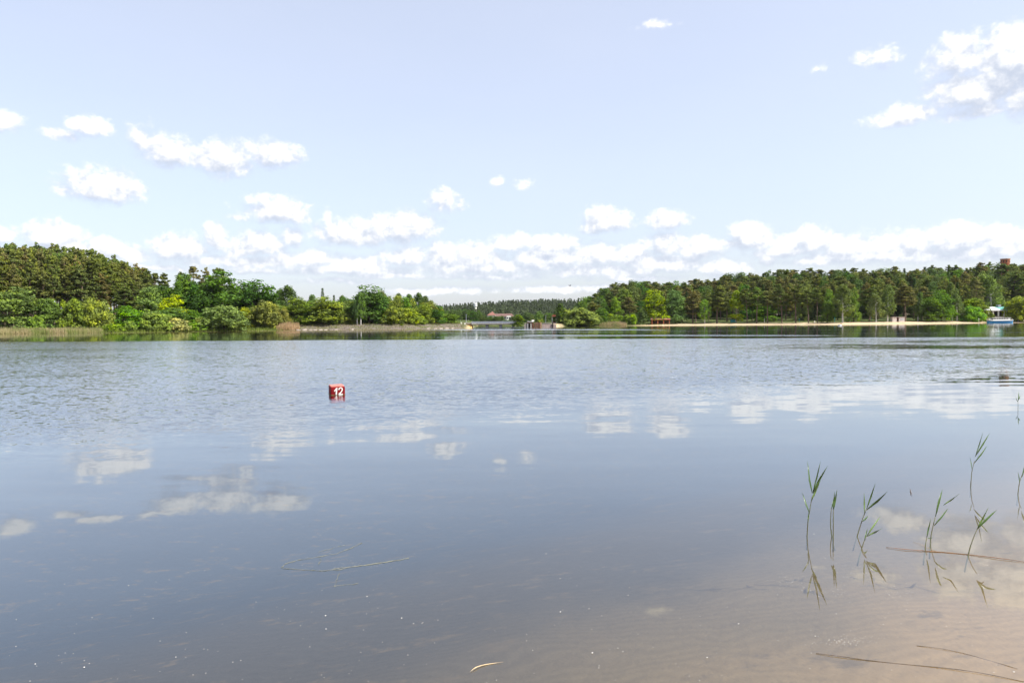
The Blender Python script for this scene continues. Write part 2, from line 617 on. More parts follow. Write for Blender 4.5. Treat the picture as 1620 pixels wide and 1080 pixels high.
# calmer tongues inside the lane, mostly to the right
calm = g.noise(g.v('MULTIPLY', g.v('ADD', pos, (40, 0, 0)), (.022, .075, 1)), 1.0, 4, .6)
calm_x = g.step(X, 6.0, 26.0)
calm_m = g.m('MULTIPLY', g.step(calm, .44, .64), g.m('MULTIPLY_ADD', calm_x, .66, .16))
gust = g.noise(g.v('MULTIPLY', pos, (.03, .09, 1)), 1.0, 3, .6)
amp = g.m('MULTIPLY', lane, g.m('SUBTRACT', 1.0, calm_m))
amp = g.m('MULTIPLY', amp, g.step(gust, .2, .8, .72, 1.22))
# fine ruffled threads far out in the calm water and close along the embankment
th = g.noise(g.v('MULTIPLY', pos, (.004, .055, 1)), 1.0, 2.5, .5)
thread = g.m('MULTIPLY', g.step(g.m('ABSOLUTE', g.m('SUBTRACT', th, .52)), .018, .004), g.step(d2, 2.0, 8.0))
d3 = g.m('ABSOLUTE', g.m('SUBTRACT', Y, g.m('MINIMUM', g.m('MULTIPLY_ADD', X, -.85, 177.0), 199.0)))
d3 = g.m('MULTIPLY_ADD', mid, 6.0, d3)
th2 = g.m('MULTIPLY', g.step(d3, 15.0, 8.0), g.m('MULTIPLY', g.step(X, -84.0, -66.0), g.step(X, 36.0, 26.0)))
d4 = g.m('ABSOLUTE', g.m('SUBTRACT', Y, g.m('MULTIPLY_ADD', X, -.5, 94.5)))
th4 = g.m('MULTIPLY', g.step(d4, 4.2, 1.6), g.m('MULTIPLY', g.step(X, 1.0, 5.0), g.step(X, 40.0, 28.0)))
th2 = g.m('MAXIMUM', th2, th4)
far_amp = g.m('MAXIMUM', g.m('MULTIPLY', thread, .4), g.m('MULTIPLY', th2, 1.25))
amp = g.m('MAXIMUM', amp, far_amp)
# ripples: short wind waves, crests across the view
r1 = g.v('SUBTRACT', g.noise(g.v('MULTIPLY', pos, (7.5, 13.0, 1)), 1.0, 2.0, .6, col=True), (.5, .5, .5))
r2 = g.v('SUBTRACT', g.noise(g.v('MULTIPLY', pos, (2.6, 5.5, 1)), 1.0, 2.0, .5, col=True), (.5, .5, .5))
# sheltered water: only a faint long swell
r3 = g.v('SUBTRACT', g.noise(g.v('MULTIPLY', pos, (.5, 1.7, 1)), 1.0, 2.0, .5, col=True), (.5, .5, .5))
swell = g.step(d1, -10.0, 1.0, .012, .060)
swell = g.m('MINIMUM', swell, g.step(d2, -2.0, 1.0, .060, .010))
N = g.v('ADD', g.v('MULTIPLY', r1, (.35, .43, 0)), g.v('MULTIPLY', r2, (.18, .21, 0)))
N = g.v('ADD', N, (0, -.050, 0))
N = g.scale(N, amp)
far_c = g.m('MULTIPLY', g.step(d2, -1.0, 1.5), 1.0)
NF = g.v('ADD', g.v('MULTIPLY', r2, (.02, .036, 0)), (0, -.005, 0))
N = g.v('ADD', N, g.scale(NF, far_c))
N = g.v('ADD', N, g.scale(g.v('MULTIPLY', r3, (.6, 1.0, 0)), swell))
N = g.v('NORMALIZE', g.v('ADD', N, (0, 0, 1)))
# share of mirrored light, rising towards grazing view (the same from both sides of the sheet)
cosv = g.m('ABSOLUTE', g.v('DOT_PRODUCT', geo.outputs['Incoming'], N))
refl = g.m('MULTIPLY_ADD', g.m('POWER', g.m('SUBTRACT', 1.0, cosv, clamp=True), 4.2), .90, .10)
gl = g.new('ShaderNodeBsdfGlossy')
gl.inputs['Roughness'].default_value = .015
gl.inputs['Color'].default_value = (.95, .975, 1.0, 1)
nt.links.new(N, gl.inputs['Normal'])
tr = g.new('ShaderNodeBsdfTransparent')
tr.inputs[0].default_value = (.90, .91, .86, 1)
mx = g.new('ShaderNodeMixShader')
nt.links.new(refl, mx.inputs[0])
nt.links.new(tr.outputs[0], mx.inputs[1])
nt.links.new(gl.outputs[0], mx.inputs[2])
o = g.new('ShaderNodeOutputMaterial')
nt.links.new(mx.outputs[0], o.inputs[0])
wx = np.linspace(-420, 420, 60)
wy = np.concatenate([np.linspace(-40, 30, 30), np.linspace(40, 460, 50)])
WX, WY = np.meshgrid(wx, wy)
tag(link_mesh('water', grid_mesh('water', WX, WY, WX * 0), wm_), kind='structure')

# ------------------------------------------------------------------ trees
lm = bpy.data.materials.new('foliage')
lm.use_nodes = True
nt = lm.node_tree
nt.nodes.clear()
g = G(nt)
oi = g.new('ShaderNodeObjectInfo')
ti = attr(g, 'tint')
c = oi.outputs['Color']
hs = g.new('ShaderNodeHueSaturation')
g.put(hs.inputs['Hue'], g.m('MULTIPLY_ADD', ti, -.030, .513))
g.put(hs.inputs['Saturation'], g.m('MULTIPLY_ADD', ti, .25, .88))
g.put(hs.inputs['Value'], g.m('MULTIPLY_ADD', ti, 1.15, .68))
g.put(hs.inputs['Color'], c)
df = g.new('ShaderNodeBsdfDiffuse')
tl = g.new('ShaderNodeBsdfTranslucent')
nt.links.new(hs.outputs[0], df.inputs[0])
g.put(tl.inputs[0], g.mix(.5, hs.outputs[0], (.10, .16, .02)))
mx = g.new('ShaderNodeMixShader')
mx.inputs[0].default_value = .32
nt.links.new(df.outputs[0], mx.inputs[1])
nt.links.new(tl.outputs[0], mx.inputs[2])
o = g.new('ShaderNodeOutputMaterial')
nt.links.new(mx.outputs[0], o.inputs[0])

BARK = mat('bark', (.105, .08, .06), .95, .35, 3.0, .1, stretch=(1, 1, .25))
PINE_BARK = mat('pine_bark', (.20, .135, .095), .95, .3, 2.0, .1, col2=(.12, .095, .08), stretch=(1, 1, .25))
BIRCH_BARK = mat('birch_bark', (.62, .60, .56), .9, .1, 2.5, .1, col2=(.30, .29, .27), stretch=(.6, .6, 2.2))
GREY_BARK = mat('grey_bark', (.30, .26, .21), .95, .25, 2.5, .1, stretch=(1, 1, .25))


def leaves(rs, clumps, per, size, flat=0.0, up=.35, long=1.0):
    """clumps: list of (cx, cy, cz, rx, ry, rz, tint).  Loose leaf-spray quads over the outside of each clump."""
    V, T = [], []
    for (cx, cy, cz, rx, ry, rz, tn) in clumps:
        n = max(6, int(per * rs.uniform(.8, 1.2)))
        d = rs.normal(size=(n, 3))
        d /= np.linalg.norm(d, axis=1)[:, None]
        r = rs.uniform(0.35, 1.08, n) ** .6
        p = np.array([cx, cy, cz]) + d * r[:, None] * np.array([rx, ry, rz])
        nrm = d * np.array([1 / rx, 1 / ry, 1 / rz]) * min(rx, ry, rz)
        nrm = nrm + rs.normal(size=(n, 3)) * .42
        nrm[:, 2] += up
        nrm /= np.linalg.norm(nrm, axis=1)[:, None] + 1e-9
        a = np.cross(nrm, rs.normal(size=(n, 3)))
        a /= np.linalg.norm(a, axis=1)[:, None] + 1e-9
        b = np.cross(nrm, a)
        s = size * rs.uniform(.55, 1.25, n)[:, None]
        a, b = a * s * long, b * s * .62
        V.append(np.stack([p - a, p + b * rs.uniform(.5, 1, n)[:, None], p + a, p - b], 1))
        T.append(np.clip(tn + rs.normal(size=n) * .13, 0, 1))
    return np.concatenate(V), np.concatenate(T)


def limb(mb, p0, p1, r0, r1, rs, wob=.08, n=5, seg=4):
    p0, p1 = Vector(p0), Vector(p1)
    L = (p1 - p0).length
    pts, rad = [], []
    for i in range(seg + 1):
        t = i / seg
        q = p0.lerp(p1, t)
        if 0 < i < seg:
            q = q + Vector(rs.normal(size=3)) * L * wob * .5
        pts.append(q)
        rad.append(r0 + (r1 - r0) * t)
    mb.tube(pts, rad, n)


TREES = {}      # kind -> list of dict(trunk, crown, h, w)


def template(kind, trunk_mb, trunk_mat, clumps, rs, per, size, **k):
    V, T = leaves(rs, clumps, per, size, **k)
    cm = quads_mesh(kind + '_crown', V, T)
    cm.materials.append(lm)
    tm = bpy.data.meshes.new(kind + '_trunk')
    tm.from_pydata(trunk_mb.v, [], trunk_mb.f)
    tm.materials.append(trunk_mat)
    P = V.reshape(-1, 3)
    h = float(np.percentile(P[:, 2], 99.7))
    w = float(np.percentile(P[:, 0], 99) - np.percentile(P[:, 0], 1))
    TREES.setdefault(kind, []).append(dict(t=tm, c=cm, h=h, w=w))


def t_pine(seed, bare=.42, spread=3.0, H=20.0):
    rs = np.random.default_rng(seed)
    mb = MB()
    lean = rs.normal(size=2) * .5
    tp = lambda t: Vector((lean[0] * t * t, lean[1] * t * t, H * t))
    mb.tube([tp(i / 7) for i in range(8)], [.23 * (1 - .8 * i / 7) + .02 for i in range(8)], 7)
    cl = []
    z = bare
    while z < .97:
        k = (z - bare) / (1 - bare)
        prof = spread * (0.50 + .75 * math.sin(math.pi * min(1, k * .8 + .18))) * (1 - k ** 2.2 * .82)
        nb = rs.integers(4, 7)
        a0 = rs.uniform(0, 6.28)
        for b in range(nb):
            if rs.random() < .12:
                continue
            a = a0 + b * 6.28 / nb + rs.normal() * .3
            L = prof * rs.uniform(.55, 1.1)
            p0 = tp(z)
            e = p0 + Vector((math.cos(a) * L, math.sin(a) * L, L * rs.uniform(.05, .45)))
            limb(mb, p0, e, .07, .02, rs, n=4, seg=2)
            tn = rs.uniform(.15, .85)
            s = rs.uniform(.60, 1.0) * (1.1 - .3 * k)
            cl.append((e.x, e.y, e.z, s, s, s * .5, tn))
            for _ in range(2):
                q = p0.lerp(e, rs.uniform(.6, 1.0))
                cl.append((q.x + rs.normal() * .5, q.y + rs.normal() * .5, q.z + rs.uniform(.1, .6), s * .6, s * .6, s * .45, float(np.clip(tn + rs.normal() * .15, 0, 1))))
            if L > 1.6:
                q = p0.lerp(e, .55)
                cl.append((q.x + rs.normal() * .3, q.y + rs.normal() * .3, q.z + .25, s * .8, s * .8, s * .36, tn * .8))
        z += rs.uniform(.045, .075)
    t = tp(.97)
    for i in range(4):
        cl.append((t.x + rs.normal() * .3, t.y + rs.normal() * .3, t.z + rs.uniform(-.8, .7), .4, .4, .6, rs.uniform(.4, .9)))
    template('pine', mb, PINE_BARK, cl, rs, 36, .25, up=.5, long=1.25)


def t_round(kind, seed, H, Rr, base, nlobe, ncl, per, size, trunk_r=.3, bark=BARK, cs=(.75, 1.35), up=.3, long=1.0, squash=1.0, updraw=0.0, skirt=5):
    """broad-leaved crown: a few big uneven lobes, each hung with many small leaf clumps"""
    rs = np.random.default_rng(seed)
    mb = MB()
    zc = base + (H - base) * .5
    lobes = []
    for i in range(nlobe):
        a = rs.uniform(0, 6.28)
        rr = Rr * rs.uniform(.10, .62)
        z = base + (H - base) * rs.uniform(.2, .82)
        k = 1 - abs((z - zc) / (H - base)) * .9
        s = Rr * rs.uniform(.36, .56) * k
        lobes.append((math.cos(a) * rr * k, math.sin(a) * rr * k, z, s, s * squash))
    lobes.append((0, 0, H - Rr * .42, Rr * .42, Rr * .42))
    lobes.append((0, 0, zc, Rr * .62, (H - base) * .40))
    for i in range(skirt):
        a = 6.28 * i / max(1, skirt) + rs.normal() * .25
        rr = Rr * rs.uniform(.48, .62)
        s = Rr * rs.uniform(.34, .46)
        lobes.append((math.cos(a) * rr, math.sin(a) * rr, base + s * rs.uniform(.55, 1.0), s, s))
    top = Vector((rs.normal() * .3, rs.normal() * .3, base + (H - base) * .45))
    mb.tube([(0, 0, 0), (rs.normal() * .08, 0, top.z * .4), top], [trunk_r, trunk_r * .8, trunk_r * .45], 7)
    cl = []
    for L in lobes:
        limb(mb, top * rs.uniform(.55, .95), L[:3], trunk_r * .42, .04, rs, n=5, seg=3)
    w = np.array([l[3] ** 2 for l in lobes])
    w /= w.sum()
    for i in range(ncl):
        L = lobes[rs.choice(len(lobes), p=w)]
        d = rs.normal(size=3)
        d /= np.linalg.norm(d)
        if d[2] < -.35 and rs.random() < .6:
            d[2] *= -1
        r = rs.uniform(.72, 1.08)
        p = np.array(L[:3]) + d * r * np.array([L[3], L[3], L[4]])
        if p[2] < base * .8 + .15:
            p[2] = base * .8 + .15 + rs.uniform(0, .4)
        s = rs.uniform(*cs)
        hgt = (p[2] - base) / (H - base)
        cl.append((p[0], p[1], p[2], s, s, s * (.75 + updraw), float(np.clip(rs.uniform(.1, .9), 0, 1))))
    template(kind, mb, bark, cl, rs, per, size, up=up, long=long)


def t_birch(seed, H=16.0, Rr=2.7, kind='birch'):
    rs = np.random.default_rng(seed)
    mb = MB()
    lean = rs.normal(size=2) * .6
    tp = lambda t: Vector((lean[0] * t * t, lean[1] * t * t, H * t))
    mb.tube([tp(i / 7) for i in range(8)], [.21 * (1 - .85 * i / 7) + .015 for i in range(8)], 7)
    cl = []
    z = .24
    while z < .98:
        k = (z - .24) / .76
        prof = Rr * (1.0 - .12 * abs(k - .35) * 3) * (1 - k ** 2.4 * .82)
        for b in range(rs.integers(3, 5)):
            a = rs.uniform(0, 6.28)
            L = prof * rs.uniform(.35, 1.05)
            p0 = tp(z)
            e = p0 + Vector((math.cos(a) * L, math.sin(a) * L, L * rs.uniform(.2, .7)))
            limb(mb, p0, e, .05, .012, rs, n=4, seg=2)
            s = rs.uniform(.45, .8)
            cl.append((e.x, e.y, e.z - .5, s, s, rs.uniform(.9, 1.7), rs.uniform(.2, .9)))
        z += rs.uniform(.022, .04)
    template(kind, mb, BIRCH_BARK, cl, rs, 52, .24, up=.15)


def t_spruce(seed, H=19.0, Rr=2.6):
    rs = np.random.default_rng(seed)
    mb = MB()
    mb.tube([(0, 0, 0), (0, 0, H * .5), (0, 0, H)], [.25, .15, .02], 7)
    cl = []
    z = .1
    while z < .985:
        L0 = Rr * (1 - z) ** .8 + .12
        nb = max(4, int(8 * (1 - z) + 3))
        a0 = rs.uniform(0, 6.28)
        for b in range(nb):
            a = a0 + b * 6.28 / nb + rs.normal() * .15
            for f in ((.45, .95) if L0 > 1 else (.7,)):
                L = L0 * f * rs.uniform(.8, 1.1)
                cl.append((math.cos(a) * L, math.sin(a) * L, z * H - L * .25, .45 + .2 * (1 - z), .45 + .2 * (1 - z), .26, rs.uniform(.15, .8)))
        z += .035
    template('spruce', mb, BARK, cl, rs, 18, .3, up=.4)


def t_column(seed, H=12.0, Rr=1.3):
    rs = np.random.default_rng(seed)
    mb = MB()
    mb.tube([(0, 0, 0), (0, 0, H * .6), (0, 0, H * .95)], [.2, .12, .02], 7)
    cl = []
    for i in range(95):
        z = rs.uniform(.04, .99)
        rr = Rr * (math.sin(math.pi * min(1, z * .82 + .12)) ** .7) * rs.uniform(.3, 1)
        a = rs.uniform(0, 6.28)
        cl.append((math.cos(a) * rr, math.sin(a) * rr, z * H, .42, .42, .8, rs.uniform(.1, .9)))
    template('column', mb, BARK, cl, rs, 42, .24, up=.1)


for i in range(6):
    t_pine(100 + i, bare=(.40, .50, .34, .56, .45, .28)[i], spread=(2.5, 3.0, 2.7, 2.9, 2.3, 2.6)[i])
for i in range(5):
    t_round('broad', 200 + i, 14, (4.6, 5.0, 4.2, 4.8, 5.2)[i], (.8, .5, .7, 1.2, .4)[i], 9, 190, 36, .30, .28)
for i in range(4):
    t_round('willow', 300 + i, 7.0, (4.6, 5.0, 4.4, 4.8)[i], .05, 9, 230, 40, .22, .12, cs=(.5, .95), up=.55, long=1.5, updraw=.35, skirt=8)
for i in range(3):
    t_round('shrub', 350 + i, 3.0, 2.2, .0, 6, 75, 36, .18, .05, cs=(.32, .6), up=.4, skirt=6)
for i in range(2):
    t_round('tall', 380 + i, 18, (4.0, 4.4)[i], 2.2, 11, 190, 38, .30, .26, bark=GREY_BARK)
for i in range(3):
    t_birch(400 + i)
for i in range(2):
    t_spruce(450 + i)
t_column(470)

GREENS = dict(
    pine=(.086, .106, .038), pine_brown=(.108, .106, .052), pine_dark=(.064, .082, .034), pine_light=(.098, .116, .040),
    willow=(.135, .180, .050), willow_grey=(.115, .155, .062), willow_lime=(.165, .205, .040),
    lime=(.205, .230, .016), leaf=(.068, .128, .024), leaf_dark=(.040, .085, .022), leaf_bright=(.100, .180, .022),
    olive=(.120, .130, .042), birch=(.100, .130, .050), birch_dark=(.062, .095, .040), spruce=(.030, .050, .024),
    blossom=(.29, .28, .14), far=(.050, .078, .034), teal=(.075, .125, .055),
)
N_TREES = 0


def plant(kind, name, x, y, z, h, w, color, label, cat='tree', group=None, v=None, rz=None):
    """one tree: an Empty at its foot, a trunk and a crown, both scaled to the wanted height and spread"""
    global N_TREES
    N_TREES += 1
    T = TREES[kind]
    t = T[(v if v is not None else int(rng.integers(len(T)))) % len(T)]
    root = empty(name, (x, y, z), label, cat, group, rz if rz is not None else float(rng.uniform(0, 6.28)))
    sz = h / t['h']
    sx = (w / t['w']) if w else sz
    tr = bpy.data.objects.new('trunk', t['t'])
    cr = bpy.data.objects.new('crown', t['c'])
    for o in (tr, cr):
        COL.objects.link(o)
        o.parent = root
    cr.scale = (sx, sx, sz)
    tr.scale = (sx, sx, sz)
    if isinstance(color, str):
        color = GREENS[color]
    j = rng.normal(size=3) * np.array([.07, .05, .06]) + 1 + rng.normal() * .06
    color = (color[0] * 1.38, color[1] * 1.38, color[2] * .96)
    cr.color = (*[float(max(.005, a * b)) for a, b in zip(color, j)], 1)
    return root


def feature(kind, name, px, top, wpx, e, color, label, cat='tree', group=None, v=None, Y=None, base=None, rz=None):
    """a tree the photograph shows singly: crown centred on px, its top at photo row `top`, wpx wide, e metres behind the waterline"""
    y = Y if Y else float(shore(px)) + e
    p = at(px, 515, y)
    z = ground_z(p.x, y) if base is None else base
    h = at(px, top, y).z - z
    w = wpx / F * y
    return plant(kind, name, p.x, y, z - .05, h, w, color, label, cat, group, v, rz)

# ---- left bank: front row of shrubs and trees, left to right
W, S, B = 'willow', 'shrub', 'broad'
LEFT = [
    (B, 'deciduous_tree', 28, 455, 66, 9, (.105, .155, .055), 'big round grey green tree at far left above the tan reeds', 0),
    (B, 'deciduous_tree', 74, 472, 38, 9, (.092, .135, .048), 'narrow grey green tree right of the big round one behind the reeds', 2),
    (S, 'shrub', 57, 499, 22, 6, (.10, .16, .04), 'small light green shrub just behind the reed strip at far left', 0),
    (W, 'willow_tree', 118, 473, 44, 8, (.135, .170, .042), 'light yellow green willow, left of a touching pair below dark pines', 0),
    (W, 'willow_tree', 152, 473, 50, 8, (.145, .185, .045), 'light yellow green willow, right of a touching pair below dark pines', 1),
    (B, 'deciduous_tree', 203, 484, 46, 8, 'leaf_bright', 'fresh bright green leafy tree between the willow pair and the lime bush', 3),
    (S, 'shrub', 206, 507, 22, 3, (.12, .18, .05), 'low pale green shrub at the water below the fresh green tree', 1),
    (S, 'shrub', 180, 512, 30, 3, (.13, .19, .03), 'low bright shrub where the tan reed strip ends', 2),
    (B, 'deciduous_tree', 236, 455, 46, 18, (.095, .150, .048), 'soft green rounded tree standing against the right edge of the pine stand', 1),
    (B, 'deciduous_tree', 276, 467, 52, 14, (.165, .215, .018), 'brilliant yellow lime tree in the middle of the left bank', 4),
    (B, 'deciduous_tree', 272, 487, 56, 9, (.10, .155, .045), 'mid green bushy tree directly below the brilliant yellow one', 0),
    (W, 'willow_bush', 247, 493, 42, 4, 'willow', 'rounded willow bush at the waterline left of the cream blossoming shrub', 2),
    (S, 'blossoming_shrub', 281, 503, 32, 3, 'blossom', 'cream blossoming shrub at the waterline', 0),
    (S, 'blossoming_shrub', 316, 503, 18, 6, (.30, .30, .13), 'small pale flowering shrub left of the big grey green willow', 1),
    (S, 'shrub', 311, 509, 30, 2, (.125, .19, .03), 'low fresh green shrub at the water between blossom shrub and willow', 2),
    (B, 'deciduous_tree', 303, 490, 26, 12, 'leaf', 'small dark green tree behind the low shrubs left of the big willow', 2),
    (W, 'willow_tree', 354, 484, 68, 4, 'willow_grey', 'wide grey green willow dome touching the water on the left bank', 3),
    (B, 'deciduous_tree', 388, 486, 26, 8, (.19, .215, .02), 'yellow green leafy shrub tree right behind the willow dome', 1),
    (B, 'large_deciduous_tree', 355, 430, 100, 22, (.048, .100, .022), 'largest dark green broadleaf tree rising highest right of the pines', 4),
    (B, 'large_deciduous_tree', 402, 443, 74, 24, (.050, .098, .026), 'dark green tree on the right shoulder of the largest broadleaf', 0),
    (B, 'deciduous_tree', 322, 460, 44, 20, (.056, .105, .026), 'dark green tree under the left side of the largest broadleaf', 3),
    (B, 'deciduous_tree', 292, 434, 40, 30, (.062, .110, .028), 'upright green tree between brownish pines and the lime tree', 2),
    (W, 'willow_tree', 425, 477, 50, 8, (.125, .150, .050), 'olive green rounded tree beside the tan reed clump', 0),
    (W, 'willow_bush', 447, 488, 30, 9, 'olive', 'olive bush directly behind the tan reed clump', 1),
    (B, 'deciduous_tree', 470, 470, 50, 12, (.115, .155, .040), 'yellowish green tree at the left end of the embankment', 1),
    (W, 'willow_bush', 476, 499, 30, 13, (.10, .16, .04), 'low green bush on top of the embankment near its left end', 2),
    (B, 'deciduous_tree', 516, 470, 56, 12, (.125, .165, .045), 'wide yellowish green tree mid embankment with dark gap to its right', 3),
    (W, 'willow_bush', 508, 488, 44, 12, (.12, .165, .05), 'rounded bush under the wide yellowish tree on the embankment', 3),
    (W, 'willow_bush', 536, 487, 34, 12, (.11, .15, .04), 'leafy bush left of the tall pale trunked tree', 0),
    (W, 'willow_bush', 552, 495, 26, 12, (.095, .13, .05), 'small grey green bush beside the pale trunks', 1),
    (B, 'tall_deciduous_tree', 585, 452, 56, 14, (.064, .115, .034), 'tall full dark green tree with pale birch trunks at its left foot', 3),
    ('birch', 'birch_tree', 565, 468, 17, 9, (.070, .11, .045), 'birch with pale trunk, left of two before the tall full tree', 0),
    ('birch', 'birch_tree', 571, 462, 18, 9, (.066, .11, .04), 'birch with pale trunk, right of two before the tall full tree', 1),
    (B, 'deciduous_tree', 606, 470, 34, 14, (.066, .112, .034), 'green tree touching the right side of the tall pale trunked tree', 2),
    (W, 'willow_tree', 627, 485, 46, 12, (.130, .170, .045), 'light green tree right of the tall trunked one on the embankment', 1),
    (W, 'willow_bush', 618, 495, 30, 12, (.105, .155, .030), 'bright bush low on the embankment top left of the yellow one', 2),
    (W, 'willow_tree', 645, 487, 40, 12, (.150, .180, .030), 'yellowish bush like tree in the right part of the embankment row', 3),
    (B, 'deciduous_tree', 672, 480, 36, 13, (.115, .160, .040), 'light green tree near the right end of the embankment row', 4),
    (B, 'deciduous_tree', 688, 489, 30, 12, (.038, .080, .028), 'dark bluish green tree near the right end of the embankment', 1),
    (W, 'willow_bush', 661, 499, 30, 12, (.12, .17, .04), 'small light bush left of the dark bluish tree', 0),
    (B, 'deciduous_tree', 714, 496, 26, 14, (.080, .130, .026), 'small rounded tree, last of the embankment row before the bridge', 0),
    (S, 'shrub', 636, 512, 8, 7, (.15, .20, .02), 'tiny bright green shrub low on the embankment slope', 1),
    (S, 'shrub', 689, 510, 10, 11, (.16, .20, .02), 'tiny yellow green shrub at the top edge of the embankment', 2),
    ('birch', 'birch_tree', 455, 452, 33, 30, 'birch_dark', 'slender dark birch sticking out above the olive trees', 0),
    ('birch', 'birch_tree', 441, 457, 25, 32, 'birch_dark', 'lower slender birch left of the dark one above the olive trees', 1),
    ('spruce', 'spruce_tree', 511, 456, 14, 40, (.055, .080, .04), 'pointed conifer tip above the wide yellowish tree', 0),
    ('birch', 'birch_tree', 497, 466, 22, 40, 'birch_dark', 'small dark treetop left of the pointed conifer tip', 2),
    ('spruce', 'spruce_tree', 529, 467, 12, 44, (.05, .075, .035), 'pointed treetop just right of the conifer tip', 1),
    ('birch', 'birch_tree', 540, 467, 19, 44, 'birch_dark', 'thin treetop left of the tall pale trunked tree', 1),
    ('birch', 'birch_tree', 612, 460, 25, 24, 'birch', 'slim tree behind the right edge of the tall trunked tree', 0),
    ('birch', 'birch_tree', 632, 464, 22, 24, 'birch', 'slim treetop above the light green embankment tree', 1),
    ('birch', 'birch_tree', 649, 465, 22, 26, 'birch_dark', 'slim dark treetop left of the pair of pointed tops', 2),
    ('birch', 'birch_tree', 661, 463, 21, 24, 'birch_dark', 'pointed dark treetop, left of two on the embankment skyline', 0),
    ('birch', 'birch_tree', 673, 468, 22, 22, 'birch_dark', 'pointed dark treetop, right of two on the embankment skyline', 1),
    ('birch', 'birch_tree', 684, 475, 22, 20, 'birch', 'last light green treetop on the sloping embankment skyline', 2),
    ('pine', 'pine_tree', 287, 430, 20, 42, 'pine_dark', 'dark pine tip left of the brownish pine group', 0),
    ('pine', 'pine_tree', 306, 421, 24, 42, 'pine_brown', 'brownish pine, left of three above the broadleaf trees', 1),
    ('pine', 'pine_tree', 325, 424, 22, 42, 'pine_brown', 'brownish pine, middle of three above the broadleaf trees', 2),
    ('pine', 'pine_tree', 351, 424, 30, 44, 'pine_brown', 'brownish pine, right of three above the broadleaf trees', 3),
    ('pine', 'pine_tree', 232, 426, 20, 44, 'pine_dark', 'small dark pine tip at the end of the pine stand', 4),
    ('pine', 'pine_tree', 260, 432, 24, 40, 'pine_dark', 'dark low pine between the stand and the upright green tree', 0),
    ('pine', 'pine_tree', 248, 432, 20, 42, 'pine_dark', 'dark low pine tight against the right end of the stand', 1),
]
for (k, nm, px, top, wpx, e, col, lab, v) in LEFT:
    feature(k, nm, px, top, wpx, e, col, lab, 'shrub' if nm.endswith(('shrub', 'bush')) else 'tree', None, v)

SKY_L = ([-120, 0, 20, 40, 60, 90, 110, 130, 150, 165, 185, 200, 215, 232, 250, 280, 400], [380, 385, 383, 384, 386, 386, 387, 391, 395, 397, 404, 412, 418, 427, 432, 440, 450])
rows = [(26, 13, 20), (36, 12, 12), (47, 12, 6), (58, 12, 2), (70, 11, 0)]
for ri, (e0, stepx, dtop) in enumerate(rows):
    px = -60 + ri * 5
    while px < 236 - (0 if ri > 0 else 10):
        x_ = px + rng.uniform(-4, 4)
        e = e0 + rng.uniform(-4, 4)
        top = np.interp(x_, *SKY_L) + dtop + rng.uniform(-1, 8)
        if ri == 0:
            top += rng.uniform(0, 22)
        c = rng.choice(['pine', 'pine', 'pine_light', 'pine_brown'])
        feature('pine', 'pine_tree', x_, top, float(rng.uniform(22, 30)), e, str(c), 'tall dark pine crowded into the pine stand on the left bank', 'tree', 'pines of the left bank stand')
        px += stepx
# filler behind the front row of broadleaf trees on the left bank
px = 245
while px < 705:
    x_ = px + rng.uniform(-4, 4)
    skyl = np.interp(x_, [240, 300, 345, 400, 430, 450, 500, 560, 600, 650, 690, 715], [446, 440, 440, 452, 466, 472, 472, 462, 462, 472, 484, 500])
    feature(B, 'deciduous_tree', x_, skyl + rng.uniform(4, 14), float(rng.uniform(30, 42)), 26 + rng.uniform(-3, 10), str(rng.choice(['leaf', 'birch_dark', 'leaf_dark', 'birch'])), 'green broadleaf tree half hidden behind the front row of the left bank', 'tree', 'background trees of the left bank')
    px += 13

px = 452
while px < 704:
    if not 558 < px < 580:
        skyl = np.interp(px, [450, 500, 560, 600, 650, 690, 715], [478, 476, 474, 468, 470, 482, 500])
        feature(B, 'deciduous_tree', px, skyl + rng.uniform(-2, 12), float(rng.uniform(28, 38)), 17 + rng.uniform(-2, 3), str(rng.choice(['willow', 'birch', 'leaf', 'olive'])), 'rounded light green tree in the continuous row on top of the embankment', 'tree', 'row of rounded trees along the embankment')
    px += 12.5

# ---- the far valley beyond the bridge
for i in range(64):
    px = 690 + i * 3.35 + rng.uniform(-3, 3)
    Yd = float(rng.uniform(430, 640))
    top = np.interp(px, [690, 740, 765, 770, 815, 820, 900], [489, 489, 490, 501, 501, 494, 492]) + rng.uniform(0, 6)
    if 764 < px < 812 and Yd < 540:
        top = rng.uniform(500, 504)
    c = rng.choice(['far', 'birch_dark', 'leaf_dark', 'far'])
    feature(B if i % 3 else 'birch', 'deciduous_tree', px, top, float(rng.uniform(10, 17)), 0, str(c), 'distant dark green tree in the valley behind the bridge', 'tree', 'valley trees behind the bridge', Y=Yd)
for i in range(15):
    feature(B, 'deciduous_tree', 764 + i * 3.4 + rng.uniform(-1, 1), rng.uniform(499.2, 501.5) if 798 > 764 + i * 3.4 or i > 13 else rng.uniform(504.5, 507), 11.0, 0, str(rng.choice(['far', 'birch_dark', 'leaf_dark'])),
            'low dark green tree hiding the walls of the red roofed building', 'tree', 'trees before the red roofed building', Y=float(rng.uniform(425, 450)))
feature(B, 'deciduous_tree', 820, 497, 17, 0, (.085, .130, .022), 'compact round green tree at the right end of the bridge', 'tree', None, 0, Y=246, base=.3)
feature(B, 'deciduous_tree', 853, 492, 13, 0, (.075, .115, .045), 'pointed green tree above the weir wall', 'tree', None, 2, Y=380)
feature(B, 'deciduous_tree', 842, 499, 12, 0, (.075, .11, .05), 'grey green bushy tree above the white roofed weir hut', 'tree', None, 1, Y=360)
feature(S, 'shrub', 855, 504.5, 14, 0, (.13, .155, .04), 'yellowish shrub on top of the sheet pile wall', 'shrub', None, 1, Y=300)
